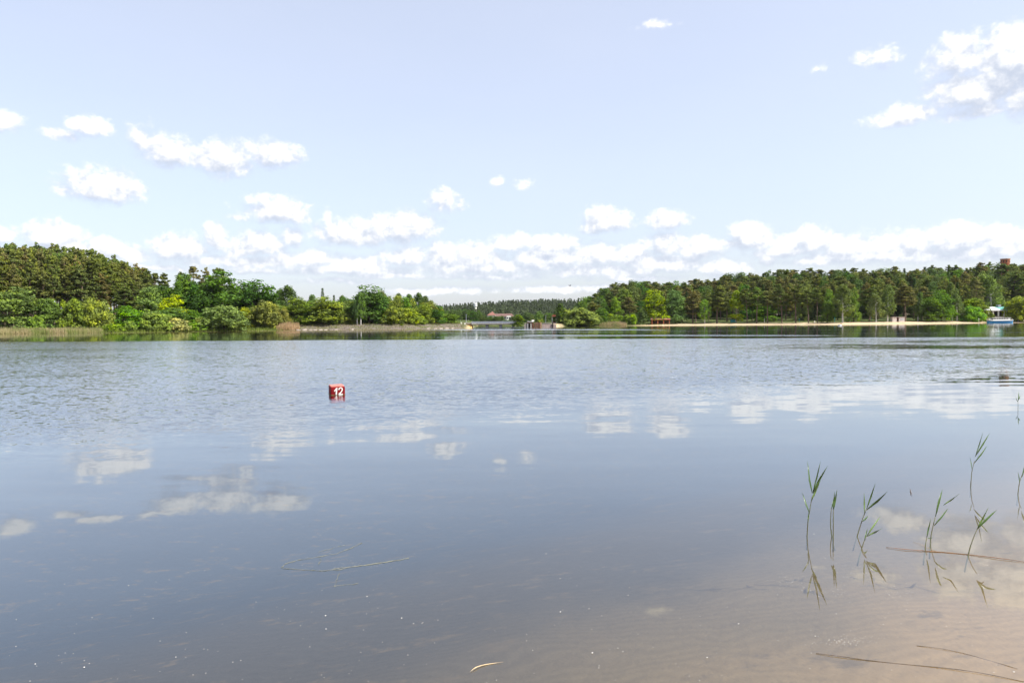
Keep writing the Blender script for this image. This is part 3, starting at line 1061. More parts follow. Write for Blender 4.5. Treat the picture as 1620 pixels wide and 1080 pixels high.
feature('column', 'poplar_tree', 887, 480, 14, 14, (.050, .085, .026), 'dark narrow columnar tree beside the red roofed kiosk', 'tree', None, 0)
feature('column', 'poplar_tree', 879, 491, 9, 30, (.055, .09, .04), 'short dark columnar tree just behind the red roofed kiosk', 'tree', None, 0)

# ---- right bank
RIGHT = [
    (W, 'willow_tree', 917, 487, 56, 2, (.118, .158, .055), 'broad pale green willow dome leaning over the water by the weir', 0),
    (W, 'willow_bush', 943, 499, 24, 5, (.105, .16, .05), 'small pale willow bush at the right flank of the willow dome', 1),
    (B, 'deciduous_tree', 952, 487, 24, 9, (.070, .130, .028), 'dark fresh green round tree behind the tan reed mound', 1),
    (B, 'deciduous_tree', 921, 471, 18, 40, (.060, .11, .03), 'green tree at the left end of the wooded hill', 3),
    ('tall', 'deciduous_tree', 975, 470, 20, 14, (.105, .175, .030), 'bright upright tree behind the tan reed mound', 1),
    (S, 'shrub', 968, 496, 18, 10, (.11, .17, .03), 'bright green shrub at the foot of the upright bright tree', 0),
    (S, 'shrub', 992, 497, 18, 9, (.105, .14, .04), 'olive shrub beside the yellow green ball bush', 1),
    (S, 'shrub', 1002, 497, 11, 8, (.17, .215, .02), 'yellow green ball shaped bush left of the orange shelter', 2),
    (B, 'deciduous_tree', 1014, 485, 20, 11, (.085, .135, .060), 'silvery green small tree left of the orange shelter', 4),
    (B, 'large_deciduous_tree', 1035, 459, 36, 13, (.185, .235, .016), 'large brilliant lime green tree rising behind the orange shelter', 3),
    ('pine', 'pine_tree', 996, 470, 24, 22, 'pine_brown', 'brown tinged pine between the bright tree and the lime tree', 0),
    (B, 'deciduous_tree', 987, 457, 26, 30, (.095, .14, .04), 'soft green domed tree above the brown tinged pine', 2),
    (B, 'deciduous_tree', 1000, 444, 24, 44, (.08, .115, .045), 'grey green domed tree on the skyline above the lime tree', 0),
    (B, 'large_deciduous_tree', 1068, 459, 38, 14, 'teal', 'large bluish green tree right of the lime tree and shelter', 1),
    ('pine', 'pine_tree', 1096, 462, 28, 16, 'pine_brown', 'big brown pine with layered boughs right of the bluish tree', 5),
    ('birch', 'deciduous_tree', 1115, 473, 18, 12, (.115, .185, .035), 'slim fresh green tree left of the dense beach pine', 0),
    ('pine', 'pine_tree', 1134, 452, 32, 16, 'pine', 'dense broad pine at the left end of the beach', 2),
    ('tall', 'deciduous_tree', 1165, 460, 22, 14, (.15, .205, .022), 'bright lime tree with bare trunk behind the teal cabin', 0),
    ('pine', 'pine_tree', 1182, 456, 24, 14, 'pine', 'slender pine with long grey trunk right of the teal cabin', 3),
    ('pine', 'pine_tree', 1197, 458, 26, 13, 'pine', 'pine with bare trunk, second right of the teal cabin', 1),
    ('pine', 'pine_tree', 1214, 460, 28, 15, 'pine_brown', 'brownish pine behind the thin white beach pole', 3),
    (B, 'deciduous_tree', 1210, 482, 34, 26, (.085, .15, .025), 'small shining green tree below the brownish pines mid beach', 0),
    ('pine', 'pine_tree', 1237, 456, 26, 15, 'pine_dark', 'dark pine with bare trunk mid beach', 1),
    ('pine', 'pine_tree', 1259, 456, 28, 14, 'pine_dark', 'dark pine next to the green beach post', 3),
    ('pine', 'pine_tree', 1279, 458, 24, 13, 'pine', 'pine with pale slim trunk left of the reddish trunked pine', 1),
    ('pine', 'pine_tree', 1293, 456, 20, 13, 'pine', 'pine with reddish trunk left of the leaning birch', 3),
    (B, 'deciduous_tree', 1309, 476, 20, 14, (.082, .135, .036), 'short rounded green tree left of the leaning birch', 2),
    (B, 'deciduous_tree', 1312, 458, 18, 28, (.115, .18, .03), 'bright green treetop above the short rounded tree', 1),
    ('birch', 'birch_tree', 1333, 450, 28, 13, 'birch', 'leaning birch with white trunk at the beach edge', 0),
    (B, 'deciduous_tree', 1350, 456, 24, 16, (.09, .145, .040), 'light green tree right of the leaning birch', 4),
    ('birch', 'birch_tree', 1386, 464, 24, 15, (.095, .125, .055), 'hanging birch with two white stems left of the white kiosk', 1),
    ('birch', 'birch_tree', 1404, 450, 22, 16, (.10, .135, .052), 'tall hanging birch directly behind the white kiosk', 2),
    ('pine', 'pine_tree', 1432, 450, 30, 18, 'pine_brown', 'brown pine with dark interior right of the white kiosk', 4),
    ('birch', 'birch_tree', 1452, 462, 16, 18, 'birch_dark', 'thin birch between brown pine and dark maples', 0),
    (B, 'large_deciduous_tree', 1470, 470, 36, 15, (.055, .115, .022), 'dark green maple, left of the dark pair near the boat', 0),
    (B, 'large_deciduous_tree', 1489, 459, 34, 15, (.065, .125, .022), 'dark green maple, taller right one of the dark pair near the boat', 3),
    ('birch', 'birch_tree', 1506, 447, 22, 20, 'birch', 'pale birch rising between dark maples and light bushes', 1),
    ('birch', 'birch_tree', 1514, 464, 20, 14, (.08, .12, .05), 'hanging birch right of the dark maples near the water', 2),
    (B, 'deciduous_tree', 1540, 472, 36, 20, (.125, .18, .028), 'yellow green rounded tree above the light bushes left of the pavilion', 2),
    (B, 'deciduous_tree', 1549, 474, 26, 14, (.112, .185, .032), 'fresh light green rounded tree touching the left side of the pavilion', 1),
    (W, 'willow_bush', 1538, 484, 34, 10, (.105, .18, .035), 'fresh light green rounded bush at the foot of the yellow green tree', 1),
    ('birch', 'large_birch_tree', 1569, 434, 36, 26, (.095, .135, .045), 'tall wide birch with white trunk rising above the pavilion', 0),
    (W, 'willow_tree', 1613, 470, 46, 8, (.155, .190, .035), 'yellowish willow at the right edge beside the pavilion', 2),
    ('pine', 'pine_tree', 1600, 430, 34, 40, 'pine_dark', 'dark tall pine behind the yellowish willow at the right edge', 2),
    (S, 'shrub', 1567, 494, 10, 10, (.10, .13, .03), 'olive shrub before the pavilion wall', 0),
]
for (k, nm, px, top, wpx, e, col, lab, v) in RIGHT:
    feature(k, nm, px, top, wpx, e, col, lab, 'shrub' if nm.endswith(('shrub', 'bush')) else 'tree', None, v)

SKY_R = ([880, 900, 912, 925, 940, 955, 975, 1000, 1020, 1050, 1080, 1105, 1125, 1150, 1180, 1220, 1260, 1300, 1340, 1380, 1415, 1430, 1470, 1520, 1560, 1585, 1620, 1760],
         [500, 492, 484, 473, 464, 455, 449, 446, 447, 446, 446, 442, 440, 436, 433, 430, 426, 427, 426, 427, 424, 428, 423, 421, 417, 418, 418, 414])
rows = [(32, 17, 26), (48, 15, 18), (66, 14, 12), (88, 13, 7), (112, 12, 3), (140, 11, 0), (172, 10, 0)]
for ri, (e0, stepx, dtop) in enumerate(rows):
    px = 915 + 4 * ri
    while px < 1690:
        x_ = px + rng.uniform(-6, 6)
        px += stepx * 1.22 * rng.uniform(.8, 1.2)
        e = e0 + rng.uniform(-7, 7)
        Yd = float(shore(x_)) + e
        p = at(x_, 510, Yd)
        gz = ground_z(p.x, Yd)
        h = rng.uniform(15, 21)
        top = proj(p.x, Yd, gz + h)[1]
        lim = np.interp(x_, *SKY_R) + dtop * (.6 if x_ < 1010 else 1) + rng.uniform(-3.0, 5)
        if top < lim or ri >= 5:
            top = max(lim, proj(p.x, Yd, gz + 27)[1])
        if proj(p.x, Yd, gz + 6)[1] < top:
            continue
        r_ = rng.random()
        if r_ < (.66 if x_ > 1080 else .46):
            k, nm, c, w = 'pine', 'pine_tree', rng.choice(['pine', 'pine_brown', 'pine_brown', 'pine_dark', 'pine']), rng.uniform(20, 27)
            lab, grp = 'dark pine massed with others on the wooded hill behind the beach', 'pines of the hill forest'
        elif r_ < .90:
            k, nm, c, w = B, 'deciduous_tree', rng.choice(['leaf', 'birch', 'leaf_dark', 'birch_dark', 'birch_dark']), rng.uniform(20, 28)
            lab, grp = 'green broadleaf tree among the pines of the wooded hill', 'broadleaf trees of the hill forest'
        else:
            k, nm, c, w = 'spruce', 'spruce_tree', 'spruce', rng.uniform(12, 16)
            lab, grp = 'dark pointed spruce among the pines of the wooded hill', 'spruces of the hill forest'
        feature(k, nm, x_, top, float(w), e, str(c), lab, 'tree', grp)

# low dark trees added in place of canopy shade between the trunks
px = 1075
while px < 1600:
    px += 15 * rng.uniform(.8, 1.2)
    e = rng.uniform(44, 62)
    Yd = float(shore(px)) + e
    p = at(px, 510, Yd)
    h = rng.uniform(4.0, 7.0)
    plant(B, 'deciduous_tree', p.x, Yd, ground_z(p.x, Yd) - .3, h, h * rng.uniform(.9, 1.2), str(rng.choice(['leaf_dark', 'spruce', 'birch_dark'])), 'low dark tree added in place of canopy shade between the pine trunks behind the beach', 'tree', 'added dark trees behind the beach')
px = 1082
while px < 1600:
    px += 20 * rng.uniform(.8, 1.2)
    Yd = float(shore(px)) + rng.uniform(74, 92)
    p = at(px, 510, Yd)
    h = rng.uniform(7.0, 10.0)
    plant(B, 'deciduous_tree', p.x, Yd, ground_z(p.x, Yd) - .3, h, h * rng.uniform(.9, 1.2), str(rng.choice(['leaf_dark', 'leaf', 'birch_dark'])), 'low dark tree added in place of canopy shade between the pine trunks behind the beach', 'tree', 'added dark trees behind the beach')
for px, top, v in ((1582, 417.5, 1), (1591, 420.0, 3), (1600, 418.0, 0)):
    feature('pine', 'pine_tree', px, top, 24, 112, 'pine_dark', 'dark pine top right in front of the round brick tower', 'tree', 'pines hiding the foot of the brick tower', v)

# ---- far wooded hill: reads as one mass
rs = np.random.default_rng(5)
V, T = [], []
n = 0
while n < 2600:
    Yd = rs.uniform(820, 1500)
    px = rs.uniform(560, 1010)
    X_ = (px - 810) / F * Yd
    z = ground_z(X_, Yd)
    h = rs.uniform(9, 17)
    r = rs.uniform(1.8, 3.2)
    conif = rs.random() < .8
    k = 22
    t = rs.uniform(.12, 1, k) ** .8
    rad = r * ((1.05 - t) ** .8 if conif else np.sqrt(np.clip(1 - (2 * t - 1.1) ** 2, .1, 1)) * 1.2)
    a = rs.uniform(0, 6.28, k)
    c = np.stack([X_ + np.cos(a) * rad, Yd + np.sin(a) * rad, z + h * t], 1)
    nr = np.stack([np.cos(a), np.sin(a), rs.uniform(.1, 1.0, k)], 1) + rs.normal(size=(k, 3)) * .3
    nr /= np.linalg.norm(nr, axis=1)[:, None]
    u = np.cross(nr, rs.normal(size=(k, 3)))
    u /= np.linalg.norm(u, axis=1)[:, None]
    w = np.cross(nr, u)
    s = rs.uniform(.7, 1.5, k)[:, None]
    V.append(np.stack([c - u * s, c + w * s, c + u * s, c - w * s], 1))
    T.append(np.clip((.35 if conif else .7) + rs.normal(size=k) * .12 + rs.normal() * .12, 0, 1))
    n += 1
fm = quads_mesh('forest', np.concatenate(V), np.concatenate(T))
fm.materials.append(lm)
fo = tag(link_mesh('forest', fm), 'far wooded hill on the horizon beyond the bridge', 'forest', kind='stuff')
fo.color = (.047, .060, .034, 1)

# ------------------------------------------------------------------ materials for built things
RED = mat('red_paint', (.215, .006, .010), .6, .18, 9.0, .15, col2=(.14, .006, .008))
RED_TOP = mat('red_top_sheen', (.52, .16, .12), .5, .12, 12.0, .4)  # sun sheen on the buoy's top put into a paler red
WHITE = mat('white_paint', (.78, .76, .70), .5, .06, 6.0, .3)
ALGAE = mat('algae', (.085, .075, .022), .7, .3, 20.0, .3)
CONC = mat('concrete', (.34, .30, .26), .9, .14, 1.5, .2)
CONC_D = mat('grey_concrete', (.30, .29, .28), .9, .14, 1.5, .2)
STEEL = mat('galvanised_steel', (.36, .38, .42), .5, .08, 4.0, .4, metal=.2)
OCHRE = mat('ochre_stone', (.50, .33, .12), .9, .18, 2.0, .2)
RUST = mat('rusty_steel', (.21, .10, .055), .9, .25, 2.5, .2)
TILE = mat('red_tile', (.21, .10, .078), .85, .14, 2.0, .2)
TILE_D = mat('brown_tile', (.14, .085, .072), .85, .14, 2.0, .2)
PLASTER = mat('pale_plaster', (.66, .61, .52), .9, .08, 1.2, .2)
TEAL = mat('teal_paint', (.02, .29, .34), .5, .08, 3.0, .4)
TEAL_R = mat('teal_metal_roof', (.115, .36, .33), .45, .10, 1.5, .4)
WHITE_R = mat('white_metal_roof', (.66, .67, .66), .45, .06, 1.5, .4)
ORANGE_W = mat('orange_brown_timber', (.40, .13, .065), .75, .15, 2.0, .2)
DARK = mat('dark_opening', (.022, .020, .020), .8, .1, 2.0, .2)
PINK = mat('pinkish_stone', (.40, .31, .27), .9, .15, 2.5, .2)
BRICK = mat('red_brick', (.36, .13, .065), .9, .16, 3.0, .2, stretch=(1, 1, 3))
BLUE = mat('blue_boat_paint', (.03, .25, .52), .4, .08, 2.0, .45)
GLASS = mat('dark_window', (.045, .05, .07), .12, .1, 2.0, .6)
GREENP = mat('green_paint', (.03, .19, .16), .5, .1, 3.0, .3)
TAN = mat('dry_reed', (.42, .29, .15), .8, .15, 3.0, .2)

# ------------------------------------------------------------------ the numbered buoy
bp = on_water(534.8, 624.6)
buoy = empty('buoy', bp, 'red box buoy with white number 12 floating in the open lake', 'buoy')
buoy.rotation_euler = (R(4), R(-1.2), R(23))
import bmesh


def rounded_box(name, c, d, bev, material, parent, seg=3):
    bm = bmesh.new()
    bmesh.ops.create_cube(bm, size=1)
    for v in bm.verts:
        v.co = Vector((v.co.x * d[0] + c[0], v.co.y * d[1] + c[1], v.co.z * d[2] + c[2]))
    bmesh.ops.bevel(bm, geom=bm.edges[:], offset=bev, segments=seg, profile=.6, affect='EDGES')
    me = bpy.data.meshes.new(name)
    bm.to_mesh(me)
    bm.free()
    me.polygons.foreach_set('use_smooth', [len(p.vertices) > 0 and p.area < .01 for p in me.polygons])
    return link_mesh(name, me, material, parent)


BW, BD, BH = .345, .36, .40
body = rounded_box('body', (0, BD / 2, 0), (BW, BD, BH), .030, RED, buoy)
rounded_box('lid', (0, BD / 2, BH / 2 + .004), (BW * .90, BD * .90, .016), .006, RED_TOP, buoy, 2)
rounded_box('waterline_stain', (0, BD / 2, -.012), (BW + .006, BD + .006, .05), .012, ALGAE, buoy, 2)


def stroke(pts, wid, y, th=.006):
    """a painted brush stroke as a thin raised ribbon in the x,z plane"""
    mb = MB()
    n = len(pts)
    vs = []
    for i, (x, z) in enumerate(pts):
        a = pts[max(i - 1, 0)]
        b = pts[min(i + 1, n - 1)]
        tx, tz = b[0] - a[0], b[1] - a[1]
        l = math.hypot(tx, tz)
        nx, nz = -tz / l * wid / 2, tx / l * wid / 2
        vs += [(x + nx, y, z + nz), (x - nx, y, z - nz), (x + nx, y - th, z + nz), (x - nx, y - th, z - nz)]
    fs = []
    for i in range(n - 1):
        k = 4 * i
        fs += [(k + 2, k + 3, k + 7, k + 6), (k, k + 4, k + 5, k + 1), (k, k + 2, k + 6, k + 4), (k + 1, k + 5, k + 7, k + 3)]
    fs += [(0, 1, 3, 2), (k + 4, k + 6, k + 7, k + 5)]
    mb.poly(vs, fs)
    return mb


d1_ = stroke([(-.088, .098), (-.050, .140), (-.028, .172)], .026, -.002)
s2 = stroke([(-.026, .178), (-.034, .10), (-.044, .012)], .032, -.003)
d1_.poly(s2.v, s2.f)
d1_.build('digit', WHITE, buoy)
curve = [(.020, .125), (.030, .155), (.055, .173), (.085, .170), (.103, .146), (.100, .112), (.080, .075), (.050, .044), (.020, .022)]
d2_ = stroke(curve, .026, -.002)
s2 = stroke([(.012, .018), (.060, .012), (.112, .018)], .024, -.003)
d2_.poly(s2.v, s2.f)
d2_.build('digit', WHITE, buoy)

# ------------------------------------------------------------------ reeds standing in the near water
def leafmat(name, c):
    mt = bpy.data.materials.new(name)
    mt.use_nodes = True
    nt = mt.node_tree
    nt.nodes.clear()
    g = G(nt)
    tc = g.new('ShaderNodeTexCoord')
    n = g.noise(g.v('MULTIPLY', tc.outputs['Object'], (60, 60, 4)), 1.0, 3, .5)
    cc = g.mix(n, tuple(x * .75 for x in c), tuple(x * 1.2 for x in c))
    a, b = g.new('ShaderNodeBsdfDiffuse'), g.new('ShaderNodeBsdfTranslucent')
    gl = g.new('ShaderNodeBsdfGlossy')
    gl.inputs['Roughness'].default_value = .35
    g.put(a.inputs[0], cc)
    g.put(b.inputs[0], g.mix(.5, cc, (.16, .28, .03)))
    m1, m2 = g.new('ShaderNodeMixShader'), g.new('ShaderNodeMixShader')
    m1.inputs[0].default_value = .35
    m2.inputs[0].default_value = .06
    nt.links.new(a.outputs[0], m1.inputs[1])
    nt.links.new(b.outputs[0], m1.inputs[2])
    nt.links.new(m1.outputs[0], m2.inputs[1])
    nt.links.new(gl.outputs[0], m2.inputs[2])
    o = g.new('ShaderNodeOutputMaterial')
    nt.links.new(m2.outputs[0], o.inputs[0])
    return mt


LEAF = leafmat('reed_leaf', (.060, .125, .022))
LEAF_P = leafmat('pale_reed_leaf', (.15, .24, .06))
STEM = mat('reed_stem', (.090, .105, .035), .6, .2, 30.0, .3, col2=(.075, .062, .035))


def reed(label, base, stems, leaves_, dy=0.0):
    """stems and leaves are traced in photo pixels and laid out in depth round the foot of the plant"""
    bp = on_water(*base)
    Y0 = bp.y
    root = empty('reed', bp, label, 'reed', 'young reeds standing in the near water')

    def P(p, k):
        return at(p[0], p[1], Y0 + k) - bp
    for st in stems:
        k0 = st[0]
        pts = [P(p, k0 + .03 * i) for i, p in enumerate(st[1:])]
        foot = pts[0].copy()
        foot.z = min(foot.z, 0)
        d = (pts[1] - pts[0]).normalized()
        foot = pts[0] - d * .12
        foot.z = -.10
        sm = []
        allp = [foot] + pts
        for i in range(len(allp) - 1):          # soften the kinks
            sm += [allp[i].lerp(allp[i + 1], t) for t in (0, .5)]
        sm.append(allp[-1])
        for _ in range(2):
            sm = [sm[0]] + [(sm[i - 1] + sm[i] * 2 + sm[i + 1]) / 4 for i in range(1, len(sm) - 1)] + [sm[-1]]
        n = len(sm)
        MB().tube(sm, [.0050 - .0026 * i / (n - 1) for i in range(n)], 7).build('stem', STEM, root, smooth=True)
    for lf in leaves_:
        k0, wid, pale = lf[0], lf[1], lf[2]
        pts = lf[3:]
        a, c = P(pts[0], k0), P(pts[-1], k0 + (.10 if (len(label) + int(pts[0][0])) % 2 else -.06))
        if len(pts) == 3:
            b = P(pts[1], k0 + .02)
        else:
            b = (a + c) / 2 + Vector((0, 0, .012))
        q = [a, a.lerp(b, .5) + Vector((0, 0, .002)), b, b.lerp(c, .5) + Vector((0, 0, .002)), c]
        wd = [.25, .8, 1, .68, .03]
        mb = MB()
        vs = []
        for i, p in enumerate(q):
            t = (q[min(i + 1, 4)] - q[max(i - 1, 0)]).normalized()
            s = t.cross(Vector((.25, -1, .15))).normalized()
            nn = s.cross(t).normalized()
            w_ = wid * wd[i] * .75
            vs += [p - s * w_ + nn * w_ * .35, p, p + s * w_ + nn * w_ * .35]
        fs = []
        for i in range(4):
            k = 3 * i
            fs += [(k, k + 1, k + 4, k + 3), (k + 1, k + 2, k + 5, k + 4)]
        o = mb.poly(vs, fs).build('leaf', LEAF_P if pale else LEAF, root, smooth=True)
        md = o.modifiers.new('thickness', 'SOLIDIFY')
        md.thickness = .0006
    return root


def z7(x, y):
    return (1260 + x / 4.5, 720 + y / 4.5)


def z8(x, y):
    return (1440 + x / 3.856, 680 + y / 3.856)


reed('tallest reed, leftmost of the near clump, with five spread leaves', z7(76, 575),
     [(0, z7(76, 575), z7(80, 470), z7(95, 390), z7(112, 290))],
     [(.05, .010, 0, z7(112, 268), z7(92, 180), z7(79, 40)), (.05, .009, 0, z7(116, 265), z7(143, 160), z7(172, 42)),
      (.06, .013, 0, z7(116, 270), z7(160, 175), z7(222, 75)), (.04, .012, 1, z7(106, 325), z7(135, 250), z7(172, 178)),
      (0, .009, 0, z7(93, 412), z7(66, 345), z7(40, 262)), (0, .008, 0, z7(80, 460), z7(83, 435), z7(88, 400))])
reed('slim upright reed with folded leaves, second from the left', z7(262, 585),
     [(0, z7(262, 585), z7(263, 500), z7(262, 400), z7(262, 372)), (.02, z7(256, 600), z7(241, 510), z7(243, 430), z7(250, 372))],
     [(0, .010, 0, z7(262, 385), z7(266, 320), z7(272, 258)), (.02, .011, 0, z7(264, 385), z7(274, 320), z7(290, 240)),
      (.02, .008, 0, z7(250, 380), z7(258, 340), z7(270, 300))])
reed('leaning reed with two long bright leaves, third from the left', z7(432, 578),
     [(0, z7(432, 578), z7(455, 500), z7(478, 430), z7(500, 380))],
     [(.02, .010, 0, z7(500, 380), z7(530, 290), z7(563, 196)), (.03, .013, 0, z7(500, 387), z7(575, 325), z7(648, 258)),
      (.0, .009, 1, z7(484, 410), z7(482, 340), z7(481, 266)), (0, .009, 0, z7(470, 470), z7(490, 452), z7(511, 431))])
reed('small pale leaved reed just right of the leaning one', z7(462, 672),
     [(0, z7(462, 672), z7(478, 615), z7(500, 575))],
     [(.02, .009, 1, z7(500, 575), z7(545, 505), z7(598, 435)), (.02, .009, 1, z7(504, 575), z7(560, 545), z7(615, 518)),
      (0, .007, 0, z7(484, 605), z7(494, 560), z7(507, 520))])
reed('reed with an upright leaf standing behind the floating stalk', z8(123, 690),
     [(0, z8(123, 690), z8(126, 640), z8(138, 590), z8(153, 530)), ],
     [(.02, .013, 0, z8(154, 528), z8(172, 440), z8(197, 362)), (0, .009, 0, z8(144, 585), z8(190, 530), z8(232, 478)),
      (.05, .008, 1, z8(202, 458), z8(250, 425), z8(302, 388)), (0, .006, 1, z8(108, 658), z8(122, 660), z8(134, 656))])
reed('short thin reed left of the upright leaved one at the floating stalk', z8(91, 722),
     [(0, z8(91, 722), z8(96, 680), z8(102, 650))],
     [(0, .010, 0, z8(101, 655), z8(110, 600), z8(126, 540))])
reed('tall reed farther out with leaves all pointing right', z8(369, 345),
     [(0, z8(369, 345), z8(372, 290), z8(377, 240), z8(392, 190))],
     [(.02, .009, 0, z8(396, 165), z8(420, 90), z8(444, 14)), (.03, .012, 0, z8(399, 158), z8(440, 90), z8(484, 20)),
      (.02, .011, 0, z8(390, 202), z8(430, 150), z8(470, 96)), (0, .007, 0, z8(376, 238), z8(370, 200), z8(364, 162))])
reed('bent reed with a fan of three leaves beside the floating stalk', z8(353, 766),
     [(0, z8(353, 766), z8(366, 710), z8(388, 650), z8(408, 605))],
     [(.02, .012, 0, z8(406, 605), z8(462, 545), z8(527, 488)), (.02, .011, 1, z8(410, 598), z8(440, 540), z8(478, 470)),
      (.02, .010, 0, z8(408, 603), z8(436, 572), z8(456, 545))])
reed('reed cut off by the right edge of the picture', z8(657, 392),
     [(0, z8(657, 392), z8(662, 340), z8(672, 300), z8(682, 275))],
     [(0, .012, 0, z8(680, 288), z8(696, 230), z8(720, 160)), (0, .008, 0, z8(668, 320), z8(662, 285), z8(657, 255))])
reed('small distant reed with four leaves near the right edge', (1610.6, 646.6),
     [(0, (1610.6, 646.6), (1610.4, 640), (1610.6, 634))],
     [(0, .014, 0, (1610.6, 634), (1611.2, 626), (1612, 619)), (0, .014, 0, (1610.8, 633), (1612.6, 629), (1614.2, 625)),
      (0, .012, 0, (1610.4, 636), (1608, 632), (1606.6, 627))])

# ------------------------------------------------------------------ things floating on the near water
def floater(name, pts, rad, m_, label, cat, z=.004, group=None):
    P = [on_water(px, py) for px, py in pts]
    c = P[0]
    for i, p in enumerate(P):
        p.z = z + (.003 * math.sin(i * 1.7))
    c0 = P[0].copy()
    sm = []
    for i in range(len(P) - 1):
        sm += [P[i].lerp(P[i + 1], t) - c0 for t in (0, .33, .67)]
    sm.append(P[-1] - c0)
    for _ in range(2):
        sm = [sm[0]] + [(sm[i - 1] + sm[i] * 2 + sm[i + 1]) / 4 for i in range(1, len(sm) - 1)] + [sm[-1]]
    o = MB().tube(sm, [.46 * r_ * (.75 + .5 * float(rng.random())) for r_ in np.interp(np.linspace(0, 1, len(sm)), np.linspace(0, 1, len(rad)), rad)], 6).build(name, m_, smooth=True)
    o.location = c0
    return tag(o, label, cat, group)


DEAD = mat('dead_stalk', (.30, .15, .07), .7, .25, 14.0, .25, col2=(.13, .07, .04))
DEAD_D = mat('dark_wet_stalk', (.11, .08, .06), .6, .25, 14.0, .3)
STRAW = mat('straw', (.52, .40, .24), .7, .15, 20.0, .25)
floater('floating_stalk', [(1402, 866), (1432, 870), (1470, 872), (1520, 875.5), (1560, 881), (1597, 886), (1640, 892)], [.003, .006, .006, .005, .005, .003], DEAD,
        'long orange brown dead stalk floating past the feet of the reeds', 'stalk')
floater('floating_stalk', [(1445, 857), (1458, 862), (1470, 868), (1482, 872)], [.0015, .002, .0015], TAN, 'short pale straw crossing the orange brown stalk', 'stalk')
floater('sunken_stalk', [(1291, 1033.5), (1330, 1039), (1370, 1044), (1430, 1050), (1500, 1057), (1560, 1066), (1640, 1082)], [.0035, .004, .004, .003, .003], DEAD_D,
        'long dark wet stalk lying in the shallows at the bottom right', 'stalk', .002)
floater('sunken_stalk', [(1450, 1021), (1490, 1026), (1530, 1034), (1570, 1045), (1610, 1058)], [.0025, .0025, .002], DEAD_D,
        'shorter thin dark stalk just above the long one in the shallows', 'stalk', .001)
floater('floating_leaf', [(744, 1063), (752, 1057), (765, 1052), (780, 1049), (796, 1048)], [.001, .0055, .006, .004, .001], STRAW,
        'curved straw coloured leaf floating at the bottom of the picture', 'leaf')
floater('floating_twig', [(1439, 775), (1441, 777), (1440.5, 780), (1443, 783)], [.003, .008, .008, .003], DEAD_D, 'small curled dark twig floating left of the tall far reed', 'twig', .012)
WEED = mat('pale_weed', (.225, .225, .16), .7, .2, 20.0, .3)
weed = empty('floating_weed', on_water(520, 890), 'thin tangle of pale weed strands floating left of centre', 'water weed')
for pts, r_ in (([(445, 898), (452, 891), (470, 886), (500, 881), (530, 876), (552, 868), (576, 857)], .0022),
                ([(447, 899), (460, 900), (490, 902), (515, 903), (540, 898), (575, 894), (610, 889), (655, 881)], .0026),
                ([(505, 873), (525, 867), (550, 861)], .0014), ([(530, 902), (560, 896), (592, 892), (628, 886)], .0020),
                ([(504, 893), (508, 886), (506, 882)], .002), ([(530, 928), (533, 916), (538, 905)], .0018), ([(528, 927), (548, 925), (570, 923)], .0014)):
    P_ = []
    for i in range(len(pts) - 1):
        for t in np.linspace(0, 1, 6, endpoint=False):
            x = pts[i][0] * (1 - t) + pts[i + 1][0] * t + rng.normal() * .7
            y = pts[i][1] * (1 - t) + pts[i + 1][1] * t + rng.normal() * .35
            P_.append(on_water(x, y) - weed.location + Vector((0, 0, .002)))
    MB().tube(P_, [r_ * rng.uniform(.25, .85) for _ in P_], 5).build('strand', WEED, weed, smooth=True)

# pollen, fluff and foam specks: nobody could count them
V, T = [], []


def speck(p, r):
    n = 6
    a0 = rng.uniform(0, 6.28)
    k = rng.uniform(.5, 1.0)
    P_ = [(p.x + math.cos(a0 + i * 6.28 / n) * r * rng.uniform(.7, 1.1), p.y + math.sin(a0 + i * 6.28 / n) * r * k, .003) for i in range(n)]
    b = len(V)
    V.extend(P_ + [(p.x, p.y, .003 + r * .45)])
    T.extend([(b + i, b + (i + 1) % n, b + n) for i in range(n)])


for i in range(360):
    py = 720 + 370 * rng.uniform(0, 1) ** .75
    px = rng.uniform(-60, 1690)
    p = on_water(px, py)
    speck(p, float(rng.choice([.0018, .0023, .003, .0048], p=[.4, .33, .22, .05])))
for (cx, cy, sx, sy, n) in ((1340, 1014, 42, 8, 130), (1375, 905, 60, 22, 120), (1300, 935, 50, 10, 60), (1420, 940, 40, 12, 50), (1245, 920, 28, 10, 50), (560, 893, 70, 12, 80), (1560, 860, 60, 30, 40)):
    for i in range(n):
        p = on_water(cx + rng.normal() * sx * .5, cy + rng.normal() * sy * .5)
        speck(p, float(rng.uniform(.0008, .0022)))
me = bpy.data.meshes.new('floating_specks')
me.from_pydata(V, [], T)
FL = mat('white_fluff', (.60, .58, .54), .9, .05, 30.0, .1)
tag(link_mesh('floating_specks', me, FL), 'tiny white fluff and pollen specks drifting on the near water', 'fluff', kind='stuff')

